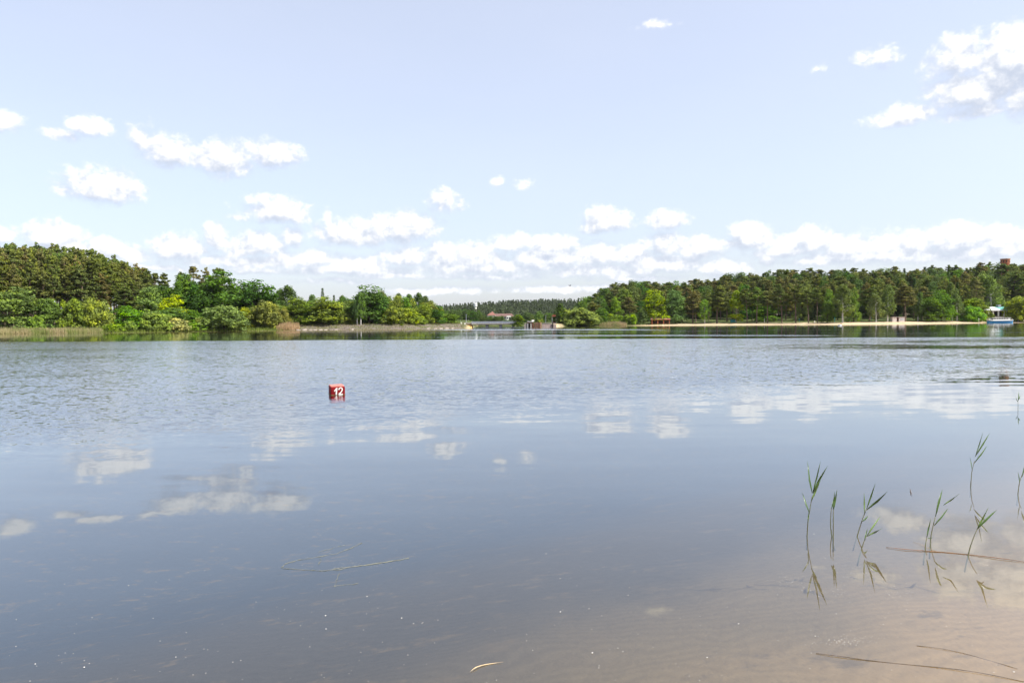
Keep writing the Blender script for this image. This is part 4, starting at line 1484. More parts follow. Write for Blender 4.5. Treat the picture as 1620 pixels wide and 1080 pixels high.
# ------------------------------------------------------------------ reed strip, reed clumps and bank grass
def blades(name, pts, h, wid, cols, label, cat, seed):
    rs = np.random.default_rng(seed)
    V, T = [], []
    for (x, y, z, hh) in pts:
        a = rs.uniform(0, 3.14)
        u = np.array([math.cos(a), math.sin(a), 0]) * wid * rs.uniform(.6, 1.3)
        tip = np.array([x + rs.normal() * .18 * hh, y + rs.normal() * .18 * hh, z + hh])
        b = np.array([x, y, z - .1])
        m_ = (b + tip) / 2 + rs.normal(size=3) * .06
        V.append([b - u, b + u, tip + u * .35, tip - u * .35])
        T.append(rs.uniform(0, 1))
    me = quads_mesh(name, np.array(V), np.array(T))
    mt = bpy.data.materials.new(name)
    mt.use_nodes = True
    nt = mt.node_tree
    nt.nodes.clear()
    g = G(nt)
    ge_ = g.new('ShaderNodeNewGeometry')
    f = g.step(g.noise(g.v('MULTIPLY', ge_.outputs['Position'], (.16, .3, .2)), 1.0, 3, .6), .38, .62)
    c = g.mix(attr(g, 'tint'), g.mix(f, cols[0], cols[1]), g.mix(f, cols[2], cols[3]))
    d, t_ = g.new('ShaderNodeBsdfDiffuse'), g.new('ShaderNodeBsdfTranslucent')
    g.put(d.inputs[0], c)
    g.put(t_.inputs[0], c)
    mx = g.new('ShaderNodeMixShader')
    mx.inputs[0].default_value = .3
    nt.links.new(d.outputs[0], mx.inputs[1])
    nt.links.new(t_.outputs[0], mx.inputs[2])
    o = g.new('ShaderNodeOutputMaterial')
    nt.links.new(mx.outputs[0], o.inputs[0])
    me.materials.append(mt)
    return tag(link_mesh(name, me), label, cat, kind='stuff')


def spots(px0, px1, e0, e1, n, h0, h1, edge=0.0):
    out = []
    for _ in range(n):
        px = rng.uniform(px0, px1)
        Y_ = float(shore(px)) + rng.uniform(e0, e1)
        x = (px - 810) / F * Y_
        k = 1.0
        if edge:
            k = min(1, (min(px - px0, px1 - px) + 2) / edge)
        out.append((x, Y_, ground_z(x, Y_), rng.uniform(h0, h1) * (.55 + .45 * k) * (.8 + .4 * float(vnoise(np.array(x / 3), np.array(Y_ / 3), 2)))))
    return out


blades('reed_strip', spots(-80, 164, -1.2, 5, 5600, .85, 1.55, 10), 0, .035, ((.34, .29, .15), (.14, .20, .05), (.42, .34, .20), (.24, .26, .09)),
       'strip of tan and green reeds along the water at far left', 'reeds', 1)
blades('bank_grass', spots(160, 448, -.6, 6, 2600, .35, .9), 0, .05, ((.14, .19, .03), (.12, .17, .03), (.20, .24, .05), (.17, .21, .05)),
       'bright green grass edge under the left bank shrubs', 'grass', 2)
blades('dry_reed_clump', spots(438, 474, 0, 11, 2300, .9, 1.7, 14), 0, .04, ((.46, .30, .17), (.40, .27, .15), (.50, .36, .22), (.34, .27, .13)),
       'clump of dry tan reeds at the left end of the embankment', 'reeds', 3)
blades('embankment_grass', spots(452, 738, 0, 13, 3600, .15, .6), 0, .05, ((.15, .17, .05), (.22, .20, .09), (.20, .20, .07), (.26, .22, .12)),
       'sparse yellow green grass growing over the stone embankment', 'grass', 4)
blades('dry_reed_mound', spots(948, 992, 0, 9, 2300, .8, 2.0, 16), 0, .05, ((.38, .27, .16), (.24, .25, .10), (.44, .33, .20), (.26, .27, .11)),
       'mound of dry tan reeds at the water left of the shelter', 'reeds', 5)
blades('beach_grass', spots(880, 1060, 4, 12, 1300, .2, .5), 0, .06, ((.15, .18, .05), (.20, .19, .07), (.19, .22, .06), (.24, .23, .10)),
       'grass edge between reed mound and the start of the beach', 'grass', 6)

SLAB = mat('weathered_slab', (.27, .235, .195), .95, .25, 1.2, .1)
# ------------------------------------------------------------------ slabs at the foot of the embankment
for i, (px, w_, t_) in enumerate([(472, 7, .1), (482, 8, .04), (491, 7, -.06), (498.5, 6.5, .02), (507.5, 6.5, 0), (515.5, 6, .03), (523.5, 7, -.02), (531.5, 7, .02),
                                  (677, 9, .0), (688, 8, .02), (697, 8, -.02), (707, 7, .01), (716, 5, .03), (558, 3.5, .2)]):
    Y_ = float(shore(px)) - .1
    x = (px - 810) / F * Y_
    o = MB().box((0, 0, 0), (w_ / F * Y_ * .92, .4, .75), rz=t_, ry=t_ * .5).build('concrete_slab', SLAB, None, bevel=.04)
    o.location = (x, Y_, .02 + .06 * rng.normal())
    o.rotation_euler = (R(-32 + 7 * rng.normal()), R(4 * rng.normal()), R(6 * rng.normal()))
    right = px > 600
    tag(o, ('pale concrete slab in the broken row below the right end of the embankment' if right else
            'pale concrete slab in the row at the waterline right of the tan reed clump') if px != 558 else 'single pale stone at the waterline below the tall trunked tree',
        'slab', None if px == 558 else ('slabs below the right part of the embankment' if right else 'slabs below the left part of the embankment'))

# ------------------------------------------------------------------ road bridge
YB = 248.0
xl, xr = at(746, 515, YB).x, at(817, 515, YB).x
zt = at(780, 512.0, YB).z           # deck surface
br = empty('road_bridge', ((xl + xr) / 2, YB, 0), 'low grey road bridge on concrete piers at the far end of the lake', 'bridge')
cx = (xl + xr) / 2


def rel(o_, *p):
    return tuple(Vector(p) - o_.location)


MB().box(rel(br, cx, YB + 4, zt - .12), (xr - xl, 8, .22)).build('deck', CONC, br)
MB().box(rel(br, cx, YB + 4, zt - .33), (xr - xl - .3, 6.6, .20)).build('girder', CONC_D, br)
for px in (770, 792, 812):
    x = at(px, 515, YB).x
    MB().box(rel(br, x, YB + 1.2, (zt - .43 - 1.2) / 2), (.95, 1.0, zt - .43 + 1.2)).build('pier', CONC_D, br)
    MB().box(rel(br, x, YB + 6.6, (zt - .43 - 1.2) / 2), (.95, 1.0, zt - .43 + 1.2)).build('pier', CONC_D, br)
for yy in (YB + .25, YB + 7.7):
    mb = MB()
    n = 26
    for i in range(n + 1):
        mb.box(rel(br, xl + (xr - xl) * i / n, yy, zt + .40), (.09, .09, .80))
    for zz in (.2, .4, .6, .82):
        mb.box(rel(br, cx, yy - .01, zt + zz), (xr - xl, .06, .10))
    mb.box(rel(br, cx, yy + .03, zt + .42), (xr - xl, .02, .5))
    mb.build('railing', STEEL, br)
ab = empty('bridge_abutment', (xl - 1.0, YB, 0), 'ochre stone abutment slope at the left end of the bridge', 'abutment')
MB().poly([(-2.6, -.8, -.6), (1.4, -.8, -.6), (1.4, 7.5, -.6), (-2.6, 7.5, -.6), (-1.8, 1.0, zt - .02), (.9, 1.0, zt - .02), (.9, 7.5, zt - .02), (-1.8, 7.5, zt - .02)],
          [(0, 3, 2, 1), (4, 5, 6, 7), (0, 1, 5, 4), (1, 2, 6, 5), (2, 3, 7, 6), (3, 0, 4, 7)]).build('stone_facing', OCHRE, ab)
MB().box((-.45, 3.9, zt + .20), (3.0, 7.0, .44)).build('wing_wall', CONC, ab, bevel=.05)
for px in (730, 735.5):
    p = at(px, 510, YB - 2)
    z0 = ground_z(p.x, p.y)
    o = MB().box((0, 0, .25), (.42, .4, .5), taper=.85).box((0, 0, .54), (.36, .34, .10)).build('concrete_block', WHITE)
    o.location = (p.x, p.y, z0 - .05)
    tag(o, ('left' if px < 733 else 'right') + ' one of two small white roadside blocks before the bridge', 'block', 'roadside blocks before the bridge')
for px, top, lab in ((728.4, 506.5, 'short grey post standing by the roadside blocks'), (737.5, 497.5, 'tall thin grey lamp post at the left end of the bridge')):
    p = at(px, 510, YB + 3)
    z0 = ground_z(p.x, p.y)
    h = at(px, top, YB + 3).z - z0
    r0 = empty('lamp_post' if px > 730 else 'road_post', (p.x, p.y, z0), lab, 'post')
    MB().tube([(0, 0, 0), (0, 0, h)], [.09, .06], 8).build('pole', STEEL, r0)
    MB().box((.12 if px > 730 else 0, 0, h), (.5 if px > 730 else .2, .16, .12)).build('lamp_head' if px > 730 else 'cap', STEEL, r0)

# ------------------------------------------------------------------ weir, walls and kiosk right of the bridge
YW = 262.0


def pz(px, py, Y):
    p = at(px, py, Y)
    return p.x, p.z


x0, x1 = at(829, 515, YW).x, at(845, 515, YW).x
z1 = at(837, 511.0, YW).z
wr = empty('weir', ((x0 + x1) / 2, YW, 0), 'small weir house with white roof and rusty gates beside the bridge tree', 'weir')
for px, m_ in ((830.5, CONC), (834.5, CONC_D), (840, CONC), (843.6, RUST)):
    x = at(px, 515, YW).x
    MB().box(rel(wr, x, YW, (z1 - 1) / 2), (.62, 1.6, z1 + 1)).build('pier', m_, wr)
MB().box(rel(wr, (x0 + x1) / 2, YW + .6, (z1 - 1.2) / 2), (x1 - x0 - .6, .25, z1 + .8)).build('gate', DARK, wr)
MB().box(rel(wr, (x0 + x1) / 2 + .3, YW + .2, z1 + .22), (x1 - x0 - 1.4, 2.0, .5)).build('gate_house', RUST, wr)
hx = at(839, 509, YW).x
MB().box(rel(wr, hx, YW + .2, z1 + .56), (2.4, 2.4, .16), ry=.06).build('roof', WHITE, wr, bevel=.03)
MB().box(rel(wr, hx + 1.0, YW + .2, z1 + .95), (.95, 1.4, .5)).build('winch_cover', WHITE, wr, bevel=.03)
sp_ = empty('sheet_pile_wall', (at(851, 515, YW - 2).x, YW - 2, 0), 'tan sheet pile wall of upright boards right of the weir', 'wall')
xa, xb = at(845.5, 515, YW - 2).x, at(857, 515, YW - 2).x
zt2 = at(850, 510, YW - 2).z
mb = MB()
for i in range(12):
    x = xa + (xb - xa) * (i + .5) / 12
    mb.box(rel(sp_, x, YW - 2 + (.06 if i % 2 else 0), (zt2 - 1.2) / 2), ((xb - xa) / 12 * .96, .16, zt2 + 1.2))
mb.build('boards', mat('weathered_timber', (.46, .33, .21), .9, .2, 2.0, .2, stretch=(2, 2, .4)), sp_)
for i in (1, 4, 7, 9):
    x = xa + (xb - xa) * (i + .5) / 12
    MB().tube([rel(sp_, x, YW - 2.25, -1.2), rel(sp_, x, YW - 2.25, zt2 + .12)], .14, 8).build('pile', RUST, sp_)
rw = empty('retaining_wall', (at(870, 514, YW + 2).x, YW + 2, 0), 'low pinkish retaining wall below the red roofed kiosk', 'wall')
xa, xb = at(857.5, 514, YW + 2).x, at(881, 514, YW + 2).x
za, zb = at(870, 514.5, YW + 2).z, at(870, 511.5, YW + 2).z
MB().prism([(xa - rw.location.x, -1), (xb - rw.location.x, -1), (xb - rw.location.x - .4, zb - .25), (xa - rw.location.x, zb)], 0, .7).build('wall_body', PINK, rw)
MB().box(rel(rw, (xa + xb) / 2 - .2, YW + 2.35, zb + .03), (xb - xa - .4, .9, .18)).build('coping', CONC, rw)
MB().box(rel(rw, at(874.5, 514, YW + 1.8).x, YW + 1.8, zb * .35), (.35, .3, zb + 1)).build('buttress', DARK, rw)
MB().tube([(0, 0, 0), (.9, 0, .5), (1.9, 0, .55)], .0)
YR = float(shore(876.6)) + 24
kp = at(876.6, 509, YR)
kz = ground_z(kp.x, kp.y)
kk = empty('kiosk', (kp.x, kp.y, kz), 'small kiosk with orange red roof on thin white posts', 'kiosk')
ke = at(876.6, 500.8, YR).z - kz
kt = at(876.6, 497.6, YR).z - kz
hw = 3.9 / F * (YR)
MB().poly([(-hw, -hw, ke), (hw, -hw, ke), (hw, hw, ke), (-hw, hw, ke), (-hw * .45, 0, kt), (hw * .55, 0, kt)],
          [(0, 1, 5, 4), (1, 2, 5), (2, 3, 4, 5), (3, 0, 4), (3, 2, 1, 0)]).build('roof', mat('orange_red_roof', (.55, .15, .07), .8, .1, 2.0, .2), kk)
for sx in (-.8, .8):
    for sy in (-.8, .8):
        MB().box((hw * sx, hw * sy, ke / 2), (.13, .13, ke)).build('post', WHITE, kk)
MB().box((0, .2, .35), (hw * 1.3, hw * 1.2, .7)).build('counter', mat('dull_red_paint', (.24, .09, .08), .7, .1, 2.0, .2), kk)
p = at(863.3, 511, YR - 2)
lp = empty('lamp_post', (p.x, p.y, ground_z(p.x, p.y)), 'slim pale lamp post between sheet pile wall and kiosk', 'post')
h = at(863.3, 499, YR - 2).z - lp.location.z
MB().tube([(0, 0, 0), (0, 0, h)], [.08, .05], 8).build('pole', STEEL, lp)
MB().box((.2, 0, h), (.6, .18, .12)).build('lamp_head', STEEL, lp)

# ------------------------------------------------------------------ the red roofed building in the valley and the far water tower
YH = 470.0
hb = at(790, 505, YH)
bd = empty('building', (hb.x, YH, ground_z(hb.x, YH)), 'long pale building with red roofed corner tower among the valley trees', 'building')
bz = bd.location.z


def bx(px):
    return at(px, 505, YH).x - hb.x


def bzz(py):
    return at(790, py, YH).z - bz


MB().box(((bx(784) + bx(812)) / 2, 5, bzz(500) / 2), (bx(812) - bx(784), 10, bzz(500))).build('wall', PLASTER, bd)
MB().poly([(bx(783), -.6, bzz(500.2)), (bx(813), -.6, bzz(500.2)), (bx(813), 10.6, bzz(500.2)), (bx(783), 10.6, bzz(500.2)), (bx(783), 5, bzz(495.8)), (bx(810), 5, bzz(495.8))],
          [(0, 1, 5, 4), (1, 2, 5), (2, 3, 4, 5), (3, 0, 4), (3, 2, 1, 0)]).build('roof', TILE_D, bd)
MB().box((bx(778), 3.5, bzz(498.4) / 2), (bx(784.5) - bx(771.5), 9, bzz(498.4))).build('tower', PLASTER, bd)
a_, b_ = bx(770.2), bx(784.5)
MB().poly([(a_, -1.4, bzz(498.6)), (b_, -1.4, bzz(498.6)), (b_, 8.6, bzz(498.6)), (a_, 8.6, bzz(498.6)), ((a_ + b_) / 2 + .6, 3.4, bzz(493.2)), ((a_ + b_) / 2 + 1.0, 3.8, bzz(493.2)),
           ((a_ + b_) / 2 + .8, 3.6, bzz(492.2))],
          [(0, 1, 6), (1, 2, 6), (2, 3, 6), (3, 0, 6), (3, 2, 1, 0)]).build('tower_roof', TILE, bd)
MB().prism([(bx(801.5), 0), (bx(808), 0), (bx(808), bzz(499.6)), (bx(801.5), bzz(499.6))], -1.6, -.02).build('porch', WHITE, bd)
for px in (787, 791, 795, 799, 803, 806):
    yy = -1.62 if px > 801 else -.03
    MB().box((bx(px), yy, bzz(503)), (.9, .05, 1.2)).build('window', GLASS, bd)
YT = 1000.0
tp_ = at(752.2, 485, YT)
wt = empty('water_tower', (tp_.x, YT, ground_z(tp_.x, YT)), 'white water tower with wide drum on the far wooded hill', 'tower')
tz = wt.location.z
zb_, zt_ = at(752, 485.2, YT).z - tz, at(752, 479.8, YT).z - tz
MB().lathe([(1.8, 0), (1.6, zb_ - 1.2), (1.7, zb_)], n=20).build('shaft', WHITE, wt, smooth=False)
MB().lathe([(2.0, zb_), (2.75, zb_ + .7), (2.75, zt_ - .4), (2.5, zt_), (.3, zt_ + .5)], n=24).build('drum', WHITE_R, wt)
mb = MB()
for i in range(8):
    a = i * math.pi / 4
    mb.box((math.cos(a) * 2.74, math.sin(a) * 2.74, (zb_ + zt_) / 2 + .9), (.25, .6, 1.0), rz=a)
mb.build('window_band', GLASS, wt)

# ------------------------------------------------------------------ red brick tower on the hill
YK = 420.0
p = at(1590.2, 418, YK)
kw = empty('brick_tower', (p.x, YK, ground_z(p.x, YK)), 'round red brick tower showing above the treetops at the right', 'tower')
hz = at(1590, 409.3, YK).z - kw.location.z
rr = 6.3 / F * YK
MB().lathe([(rr * .94, 0), (rr * .94, hz - 3.4), (rr, hz - 3.0), (rr, hz - .7)], n=28).build('shaft', BRICK, kw)
MB().lathe([(rr + .1, hz - .7), (rr + .22, hz - .5), (rr + .22, hz - .02), (rr - .2, hz)], n=28).build('parapet', mat('pale_brick', (.42, .24, .16), .9, .14, 3.0, .2), kw)
for i in range(10):
    a = i * 2 * math.pi / 10
    MB().box((math.cos(a) * rr, math.sin(a) * rr, hz - 1.8), (.12, .55, 1.1), rz=a).build('window', DARK, kw)

# ------------------------------------------------------------------ beach things
def foot(px, e):
    Y_ = float(shore(px)) + e
    x = at(px, 510, Y_).x
    return Vector((x, Y_, ground_z(x, Y_)))


f0 = foot(1045, 9)
YS = f0.y
sh = empty('shelter', f0, 'long orange brown timber shelter with flat roof at the start of the beach', 'shelter')
sx0, sx1 = at(1030.5, 508, YS).x - f0.x, at(1060, 508, YS).x - f0.x
sz = at(1045, 505.4, YS).z - f0.z
sz2 = at(1045, 503.6, YS).z - f0.z
MB().poly([(sx0 - .2, -.4, sz), (sx1 + .2, -.4, sz), (sx1, 2.8, sz2 + .25), (sx0, 2.8, sz2 + .25), (sx0 - .2, -.4, sz + .18), (sx1 + .2, -.4, sz + .18), (sx1, 2.8, sz2 + .42), (sx0, 2.8, sz2 + .42)],
          [(0, 3, 2, 1), (4, 5, 6, 7), (0, 1, 5, 4), (1, 2, 6, 5), (2, 3, 7, 6), (3, 0, 4, 7)]).build('roof', mat('reddish_roof_felt', (.34, .155, .12), .85, .12, 1.5, .2), sh)
for i in range(4):
    x = sx0 + .3 + (sx1 - sx0 - .6) * i / 3
    MB().box((x, .05, (sz - .3) / 2), (.36, .26, sz + .3)).build('post', ORANGE_W, sh)
MB().box(((sx0 + sx1) / 2, .2, sz - .2), (sx1 - sx0, .14, .28)).build('beam', ORANGE_W, sh)
MB().box(((sx0 + sx1) / 2, 2.5, (sz - .3) / 2), (sx1 - sx0 - .3, .12, sz + .3)).build('back_wall', mat('dark_timber', (.07, .04, .03), .9, .2, 2.0, .2), sh)
MB().box(((sx0 + sx1) / 2, 1.7, .45), (sx1 - sx0 - 1.0, .5, .10)).build('bench', ORANGE_W, sh)

f0 = foot(1161, 16)
cb = empty('changing_cabin', f0, 'turquoise beach changing cabin with a white notice', 'cabin')
cw = 7.6 / F * f0.y
ch = 4.6 / F * f0.y
MB().box((0, 0, ch / 2 + .22), (cw, .08, ch - .1)).box((-cw / 2, .8, ch / 2 + .22), (.08, 1.6, ch - .1)).box((cw / 2, .8, ch / 2 + .22), (.08, 1.6, ch - .1)).build('panel', TEAL, cb)
for sx in (-1, 1):
    MB().tube([(sx * (cw / 2 + .03), -.06, -.2), (sx * (cw / 2 + .03), -.06, ch + .5)], .05, 8).build('post', TEAL, cb)
MB().box((cw * .36, -.07, ch * .72), (.5, .03, .5)).build('notice', WHITE, cb)
BEACH_POLES = [(1156.6, 16, 504, .06, OCHRE, 'thin yellowish pole at the left corner of the turquoise cabin'),
               (1209.4, 16, 504, .09, WHITE, 'thin white pole on the beach below the brownish pines'),
               (1264.3, 18, 504.5, .10, GREENP, 'short green post on the beach edge right of centre of the pines'),
               (1320.4, 18, 502.6, .12, TEAL, 'blue green post left of the leaning birch'),
               (1378.2, 18, 502.0, .12, GREENP, 'dark teal post left of the twin stemmed birch'),
               (1433.0, 22, 489.5, .08, STEEL, 'tall thin pole right of the white beach kiosk'),
               (1279.0, 17, 497.5, .07, WHITE, 'slim pale pole beside the pale trunked pine')]
for px, e, top, r_, m_, lab in BEACH_POLES:
    f0 = foot(px, e)
    h = at(px, top, f0.y).z - f0.z
    po = empty('beach_pole', f0, lab, 'pole')
    MB().tube([(0, 0, -.2), (0, 0, h)], [r_, r_ * .8], 8).build('pole', m_, po)
    MB().lathe([(r_ * 1.4, h), (r_ * 1.4, h + .08), (r_ * .4, h + .16)], n=10).build('cap', m_, po)

f0 = foot(1422, 15)
YK2 = f0.y
ki = empty('beach_kiosk', f0, 'low white beach kiosk with dark doorway right of centre beach', 'kiosk')


def kx(px):
    return at(px, 505, YK2).x - f0.x


kh = at(1422, 501.6, YK2).z - f0.z
for a, b in ((1412, 1418.6), (1422.4, 1431)):
    MB().box(((kx(a) + kx(b)) / 2, 1, (kh - .4) / 2), (kx(b) - kx(a), 2, kh + .4)).build('wall', mat('faded_pink_plaster', (.52, .455, .42), .9, .12, 1.5, .2), ki)
MB().box(((kx(1418.6) + kx(1422.4)) / 2, 1.3, (kh - .4) / 2), (kx(1422.4) - kx(1418.6) - .01, 1.2, kh + .38)).build('door', mat('brown_door', (.12, .045, .035), .7, .1, 2.0, .2), ki)
MB().box(((kx(1412) + kx(1431)) / 2, 1, kh + .07), (kx(1431) - kx(1412) + .2, 2.3, .14)).build('roof', CONC, ki)
MB().box(((kx(1424.5) + kx(1429.5)) / 2, -.02, kh * .55), (kx(1429.5) - kx(1424.5), .04, kh * .35)).build('window', mat('grey_shutter', (.36, .36, .38), .6, .08, 2.0, .3), ki)

for px, e, top, lab in ((1483.6, 16, 503.4, 'white ball topped lamp at the edge of the dark maples'), (1344.3, 17, 505.0, 'small white bin stand at the beach edge right of the leaning birch'),
                        (1288.6, 16, 506.4, 'very small white marker at the beach edge left of the reddish pine')):
    f0 = foot(px, e)
    h = at(px, top, f0.y).z - f0.z
    l0 = empty('ball_lamp' if px > 1400 else 'beach_marker', f0, lab, 'lamp' if px > 1400 else 'marker')
    if px > 1400:
        MB().tube([(0, 0, -.1), (0, 0, h - .6)], .05, 8).build('pole', DARK, l0)
        MB().lathe([(.05, h - .62), (.30, h - .5), (.42, h - .25), (.32, h), (.08, h + .1)], n=14).build('globe', WHITE, l0, smooth=True)
    else:
        MB().lathe([(.16, -.1), (.22, .1), (.24, h * .7), (.20, h * .72)], n=12).build('drum', WHITE, l0)
        MB().lathe([(.05, h * .72), (.14, h * .8), (.16, h * .9), (.06, h)], n=12).build('lid', DARK if px < 1300 else WHITE, l0)

# ------------------------------------------------------------------ pavilion, stone wall and moored boat
f0 = foot(1581, 13)
YP = f0.y
pv = empty('pavilion', f0, 'lakeside pavilion with teal and white hipped roof and pale pillars', 'pavilion')


def vx(px):
    return at(px, 500, YP).x - f0.x


def vz(py):
    return at(1581, py, YP).z - f0.z


ze, zr = vz(490.8), vz(485.0)
za = vz(500.5)
xe0, xr0, xe1 = vx(1561.5), vx(1569), vx(1612)
dp = 9.0
# base and terrace
MB().box(((vx(1563) + vx(1611)) / 2, dp / 2, (za - .6) / 2), (vx(1611) - vx(1563), dp, za + .6)).build('terrace', PLASTER, pv)
xm = vx(1584)
xq = xm
MB().poly([(xe0, -.7, ze), (xq, -.7, ze), (xq, dp / 2, zr), (xr0, dp / 2, zr), (xe0, dp + .7, ze), (xq, dp + .7, ze)],
          [(0, 1, 2, 3), (0, 3, 4), (4, 3, 2, 5), (0, 4, 5, 1)]).build('roof', WHITE_R, pv)
MB().poly([(xq + .01, -.7, ze), (xe1, -.7, ze), (xe1 - 1.5, dp / 2, zr), (xq + .01, dp / 2, zr), (xe1, dp + .7, ze), (xq + .01, dp + .7, ze)],
          [(0, 1, 2, 3), (1, 4, 2), (4, 5, 3, 2), (0, 5, 4, 1)]).build('roof', TEAL_R, pv)['label'] = 'teal right half of the roof'
MB().box(((xe0 + xe1) / 2, -.62, ze - .10), (xe1 - xe0 - .3, .10, .18)).build('eaves_board', WHITE, pv)
for px in (1563.2, 1570.5, 1579, 1588, 1592, 1599, 1606):
    MB().box((vx(px), -.15, (za + ze - .18) / 2), (.46, .46, ze - za - .18)).build('pillar', WHITE if px > 1575 else PLASTER, pv)
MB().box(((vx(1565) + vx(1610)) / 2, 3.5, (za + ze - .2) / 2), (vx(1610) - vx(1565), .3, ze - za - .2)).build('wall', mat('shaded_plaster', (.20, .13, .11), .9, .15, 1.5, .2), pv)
for px in (1574.5, 1584, 1595, 1603):
    MB().box((vx(px), 3.32, (za + ze) / 2 - .05), (1.5, .05, 1.5)).build('window', GLASS, pv)
MB().box((vx(1591), dp / 2, zr + .35), (1.2, 1.4, 1.2)).build('chimney', STEEL, pv)

f1 = foot(1606, 9)
swl = empty('stone_wall', f1, 'pinkish stone retaining wall with dark openings right of the boat', 'wall')
YQ = f1.y


def qx(px):
    return at(px, 500, YQ).x - f1.x


q0, q1 = at(1606, 505.5, YQ).z - f1.z, at(1606, 497.2, YQ).z - f1.z
MB().prism([(qx(1598.5), -.5), (qx(1618), -.5), (qx(1615), q1), (qx(1602), q1)], 0, .6).build('wall_body', PINK, swl)
for px in (1597, 1607.8, 1617.5):
    MB().poly([(qx(px) - .3, -.03, -.5), (qx(px) + .3, -.03, -.5), (qx(px) + .12, -.03, q1 * .75), (qx(px) - .12, -.03, q1 * .75),
               (qx(px) - .3, .05, -.5), (qx(px) + .3, .05, -.5), (qx(px) + .12, .05, q1 * .75), (qx(px) - .12, .05, q1 * .75)],
              [(0, 1, 2, 3), (7, 6, 5, 4), (0, 4, 5, 1), (1, 5, 6, 2), (2, 6, 7, 3), (3, 7, 4, 0)]).build('opening', DARK, swl)

YO = float(shore(1581)) - 3.0
bo = at(1581.5, 510, YO)
bt = empty('passenger_boat', (bo.x, YO, 0), 'blue and white flat roofed passenger boat moored before the pavilion', 'boat')


def ox(px):
    return at(px, 508, YO).x - bo.x


def oz(py):
    return at(1581, py, YO).z


hull = MB()
st = [(1562, .3, 1.0), (1564, 1.0, .98), (1570, 1.35, .92), (1582, 1.4, .90), (1594, 1.35, .92), (1599, .95, 1.0), (1602, .15, 1.12)]
vs, fs = [], []
zh = oz(507.3)
for px, hw_, sc in st:
    x = ox(px)
    vs += [(x, -hw_, zh * sc), (x, -hw_ * .75, -.25), (x, hw_ * .75, -.25), (x, hw_, zh * sc)]
for i in range(len(st) - 1):
    k = 4 * i
    fs += [(k, k + 4, k + 5, k + 1), (k + 1, k + 5, k + 6, k + 2), (k + 2, k + 6, k + 7, k + 3), (k + 3, k + 7, k + 4, k)]
fs += [(0, 1, 2, 3), (len(vs) - 1, len(vs) - 2, len(vs) - 3, len(vs) - 4)]
hull.poly(vs, fs).build('hull', BLUE, bt)
MB().box(((ox(1564) + ox(1600)) / 2, 0, zh + .14), (ox(1600) - ox(1564), 2.75, .26)).build('gunwale', WHITE, bt, bevel=.05)
zc0, zc1 = zh + .27, oz(502.9)
MB().box(((ox(1568) + ox(1595)) / 2, 0, zc0 + .22), (ox(1595) - ox(1568), 2.4, .44)).build('cabin_side', WHITE, bt)
MB().box(((ox(1569) + ox(1592)) / 2, 0, (zc0 + .44 + zc1) / 2), (ox(1592) - ox(1569), 2.2, zc1 - zc0 - .44)).build('window', GLASS, bt)
MB().box(((ox(1592) + ox(1595)) / 2, 0, (zc0 + .44 + zc1) / 2), (ox(1595) - ox(1592) - .02, 2.3, zc1 - zc0 - .44)).build('wheelhouse', WHITE, bt)
for i in range(7):
    x = ox(1569) + (ox(1592) - ox(1569)) * i / 6
    for sy in (-1.16, 1.16):
        MB().box((x, sy, (zc0 + .44 + zc1) / 2), (.10, .08, zc1 - zc0 - .44)).build('roof_post', WHITE, bt)
MB().box(((ox(1566) + ox(1596)) / 2, 0, zc1 + .07), (ox(1596) - ox(1566), 2.8, .14)).build('roof', WHITE, bt, bevel=.03)
MB().box(((ox(1562.5) + ox(1566.5)) / 2, 0, zh + .50), (ox(1566.5) - ox(1562.5), 1.6, .55)).build('stern_box', WHITE, bt, bevel=.04)
mb = MB()
mb.tube([(ox(1596), -1.1, zh + .3), (ox(1601.5), -.1, zh + .75)], .03, 6).tube([(ox(1601.5), -.1, zh), (ox(1601.5), -.1, zh + .75)], .03, 6)
mb.build('bow_rail', WHITE, bt)
for px, hh, lab in ((1548.3, 1.1, 'stout pale mooring post at the water left of the boat'), (1561, .9, 'small white topped mooring post just left of the boat')):
    f2 = foot(px, 5)
    mp = empty('mooring_post', f2, lab, 'post')
    MB().tube([(0, 0, -.3), (0, 0, hh + .3)], .2, 10).build('post', PLASTER, mp)
    MB().lathe([(.24, hh + .3), (.24, hh + .42), (.1, hh + .48)], n=12).build('cap', WHITE, mp)

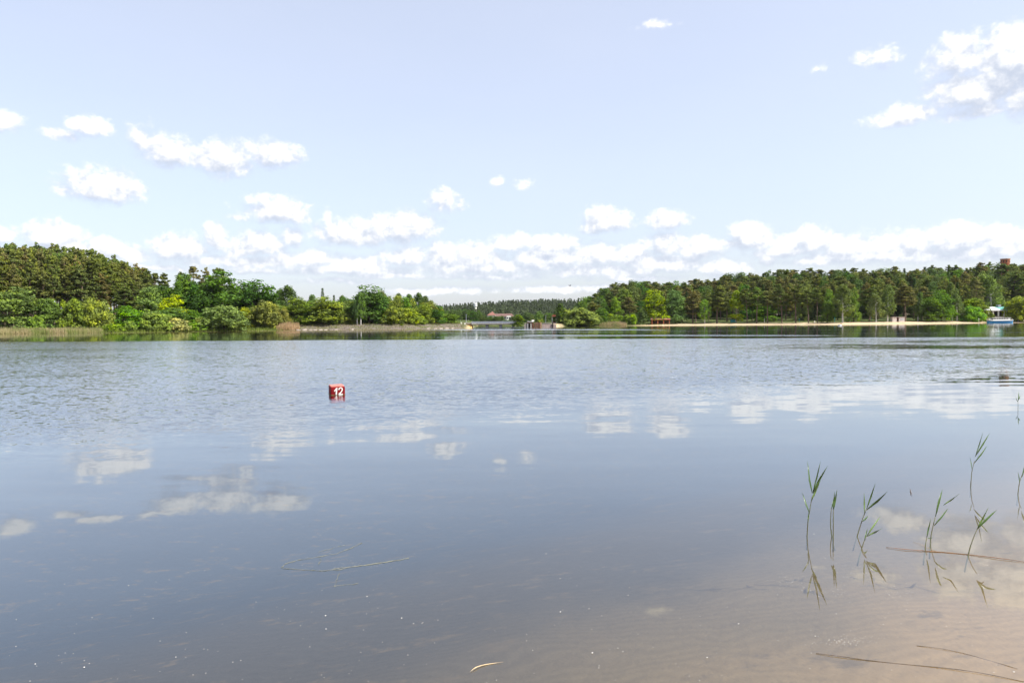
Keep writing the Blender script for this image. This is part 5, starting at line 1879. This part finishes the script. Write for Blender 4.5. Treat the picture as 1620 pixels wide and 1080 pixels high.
# ------------------------------------------------------------------ a bird on the water, a bird in the air
wb = on_water(1328.6, 515.6)
duck = empty('water_bird', (wb.x, wb.y, 0), 'dark backed white bellied bird swimming off the beach', 'bird')
MB().lathe([(.02, -.42), (.15, -.36), (.24, -.1), (.24, .15), (.14, .34), (.03, .5)], n=12).build('body', WHITE, duck, smooth=True).rotation_euler = (R(-90), 0, R(80))
duck.children[0].location.z = .12
o = MB().tube([(0, 0, .2), (.03, 0, .42), (.05, 0, .58), (.14, 0, .60)], [.10, .075, .085, .03], 8).build('head', DARK, duck, smooth=True)
o.location.x = .25
MB().poly([(-.45, 0, .30), (-.1, -.2, .30), (.25, -.12, .33), (.25, .12, .33), (-.1, .2, .30), (0, 0, .42)], [(0, 1, 5), (1, 2, 5), (2, 3, 5), (3, 4, 5), (4, 0, 5), (0, 4, 3, 2, 1)]).build('back', DARK, duck)
duck.scale = (1.3, 1.3, 1.3)
fb_ = at(901.5, 452, 180)
bird = empty('flying_bird', fb_, 'tiny dark bird flying above the far hill', 'bird')
MB().tube([(-.38, 0, 0), (-.2, 0, .03), (.05, 0, .05), (.3, 0, .02), (.45, 0, .02)], [.01, .06, .09, .06, .01], 8).build('body', DARK, bird, smooth=True)
for sy in (-1, 1):
    MB().poly([(.16, 0, .06), (-.12, 0, .06), (-.12, sy * .35, .20), (.12, sy * .38, .22), (-.16, sy * .8, .10), (.16, 0, .03), (-.12, 0, .03), (-.12, sy * .35, .17), (.12, sy * .38, .19)],
              [(0, 1, 2, 3), (3, 2, 4), (8, 7, 6, 5), (8, 4, 7), (0, 3, 8, 5), (1, 6, 7, 2)]).build('wing', DARK, bird)
bird.rotation_euler.z = R(35)
print('trees', N_TREES)

# ------------------------------------------------------------------ the air
hz = MB().box((0, 900, 44), (8600, 9400, 100)).build('haze', None)
hm = bpy.data.materials.new('haze')
hm.use_nodes = True
nt = hm.node_tree
nt.nodes.clear()
g = G(nt)
pv_ = g.new('ShaderNodeVolumePrincipled')
pv_.inputs['Color'].default_value = (.93, .95, 1.0, 1)
pv_.inputs['Density'].default_value = .00003
pv_.inputs['Anisotropy'].default_value = .2
o = g.new('ShaderNodeOutputMaterial')
nt.links.new(pv_.outputs[0], o.inputs['Volume'])
hz.data.materials.append(hm)
tag(hz, 'thin summer haze over the lake', 'haze', kind='stuff')
hz.display_type = 'WIRE'
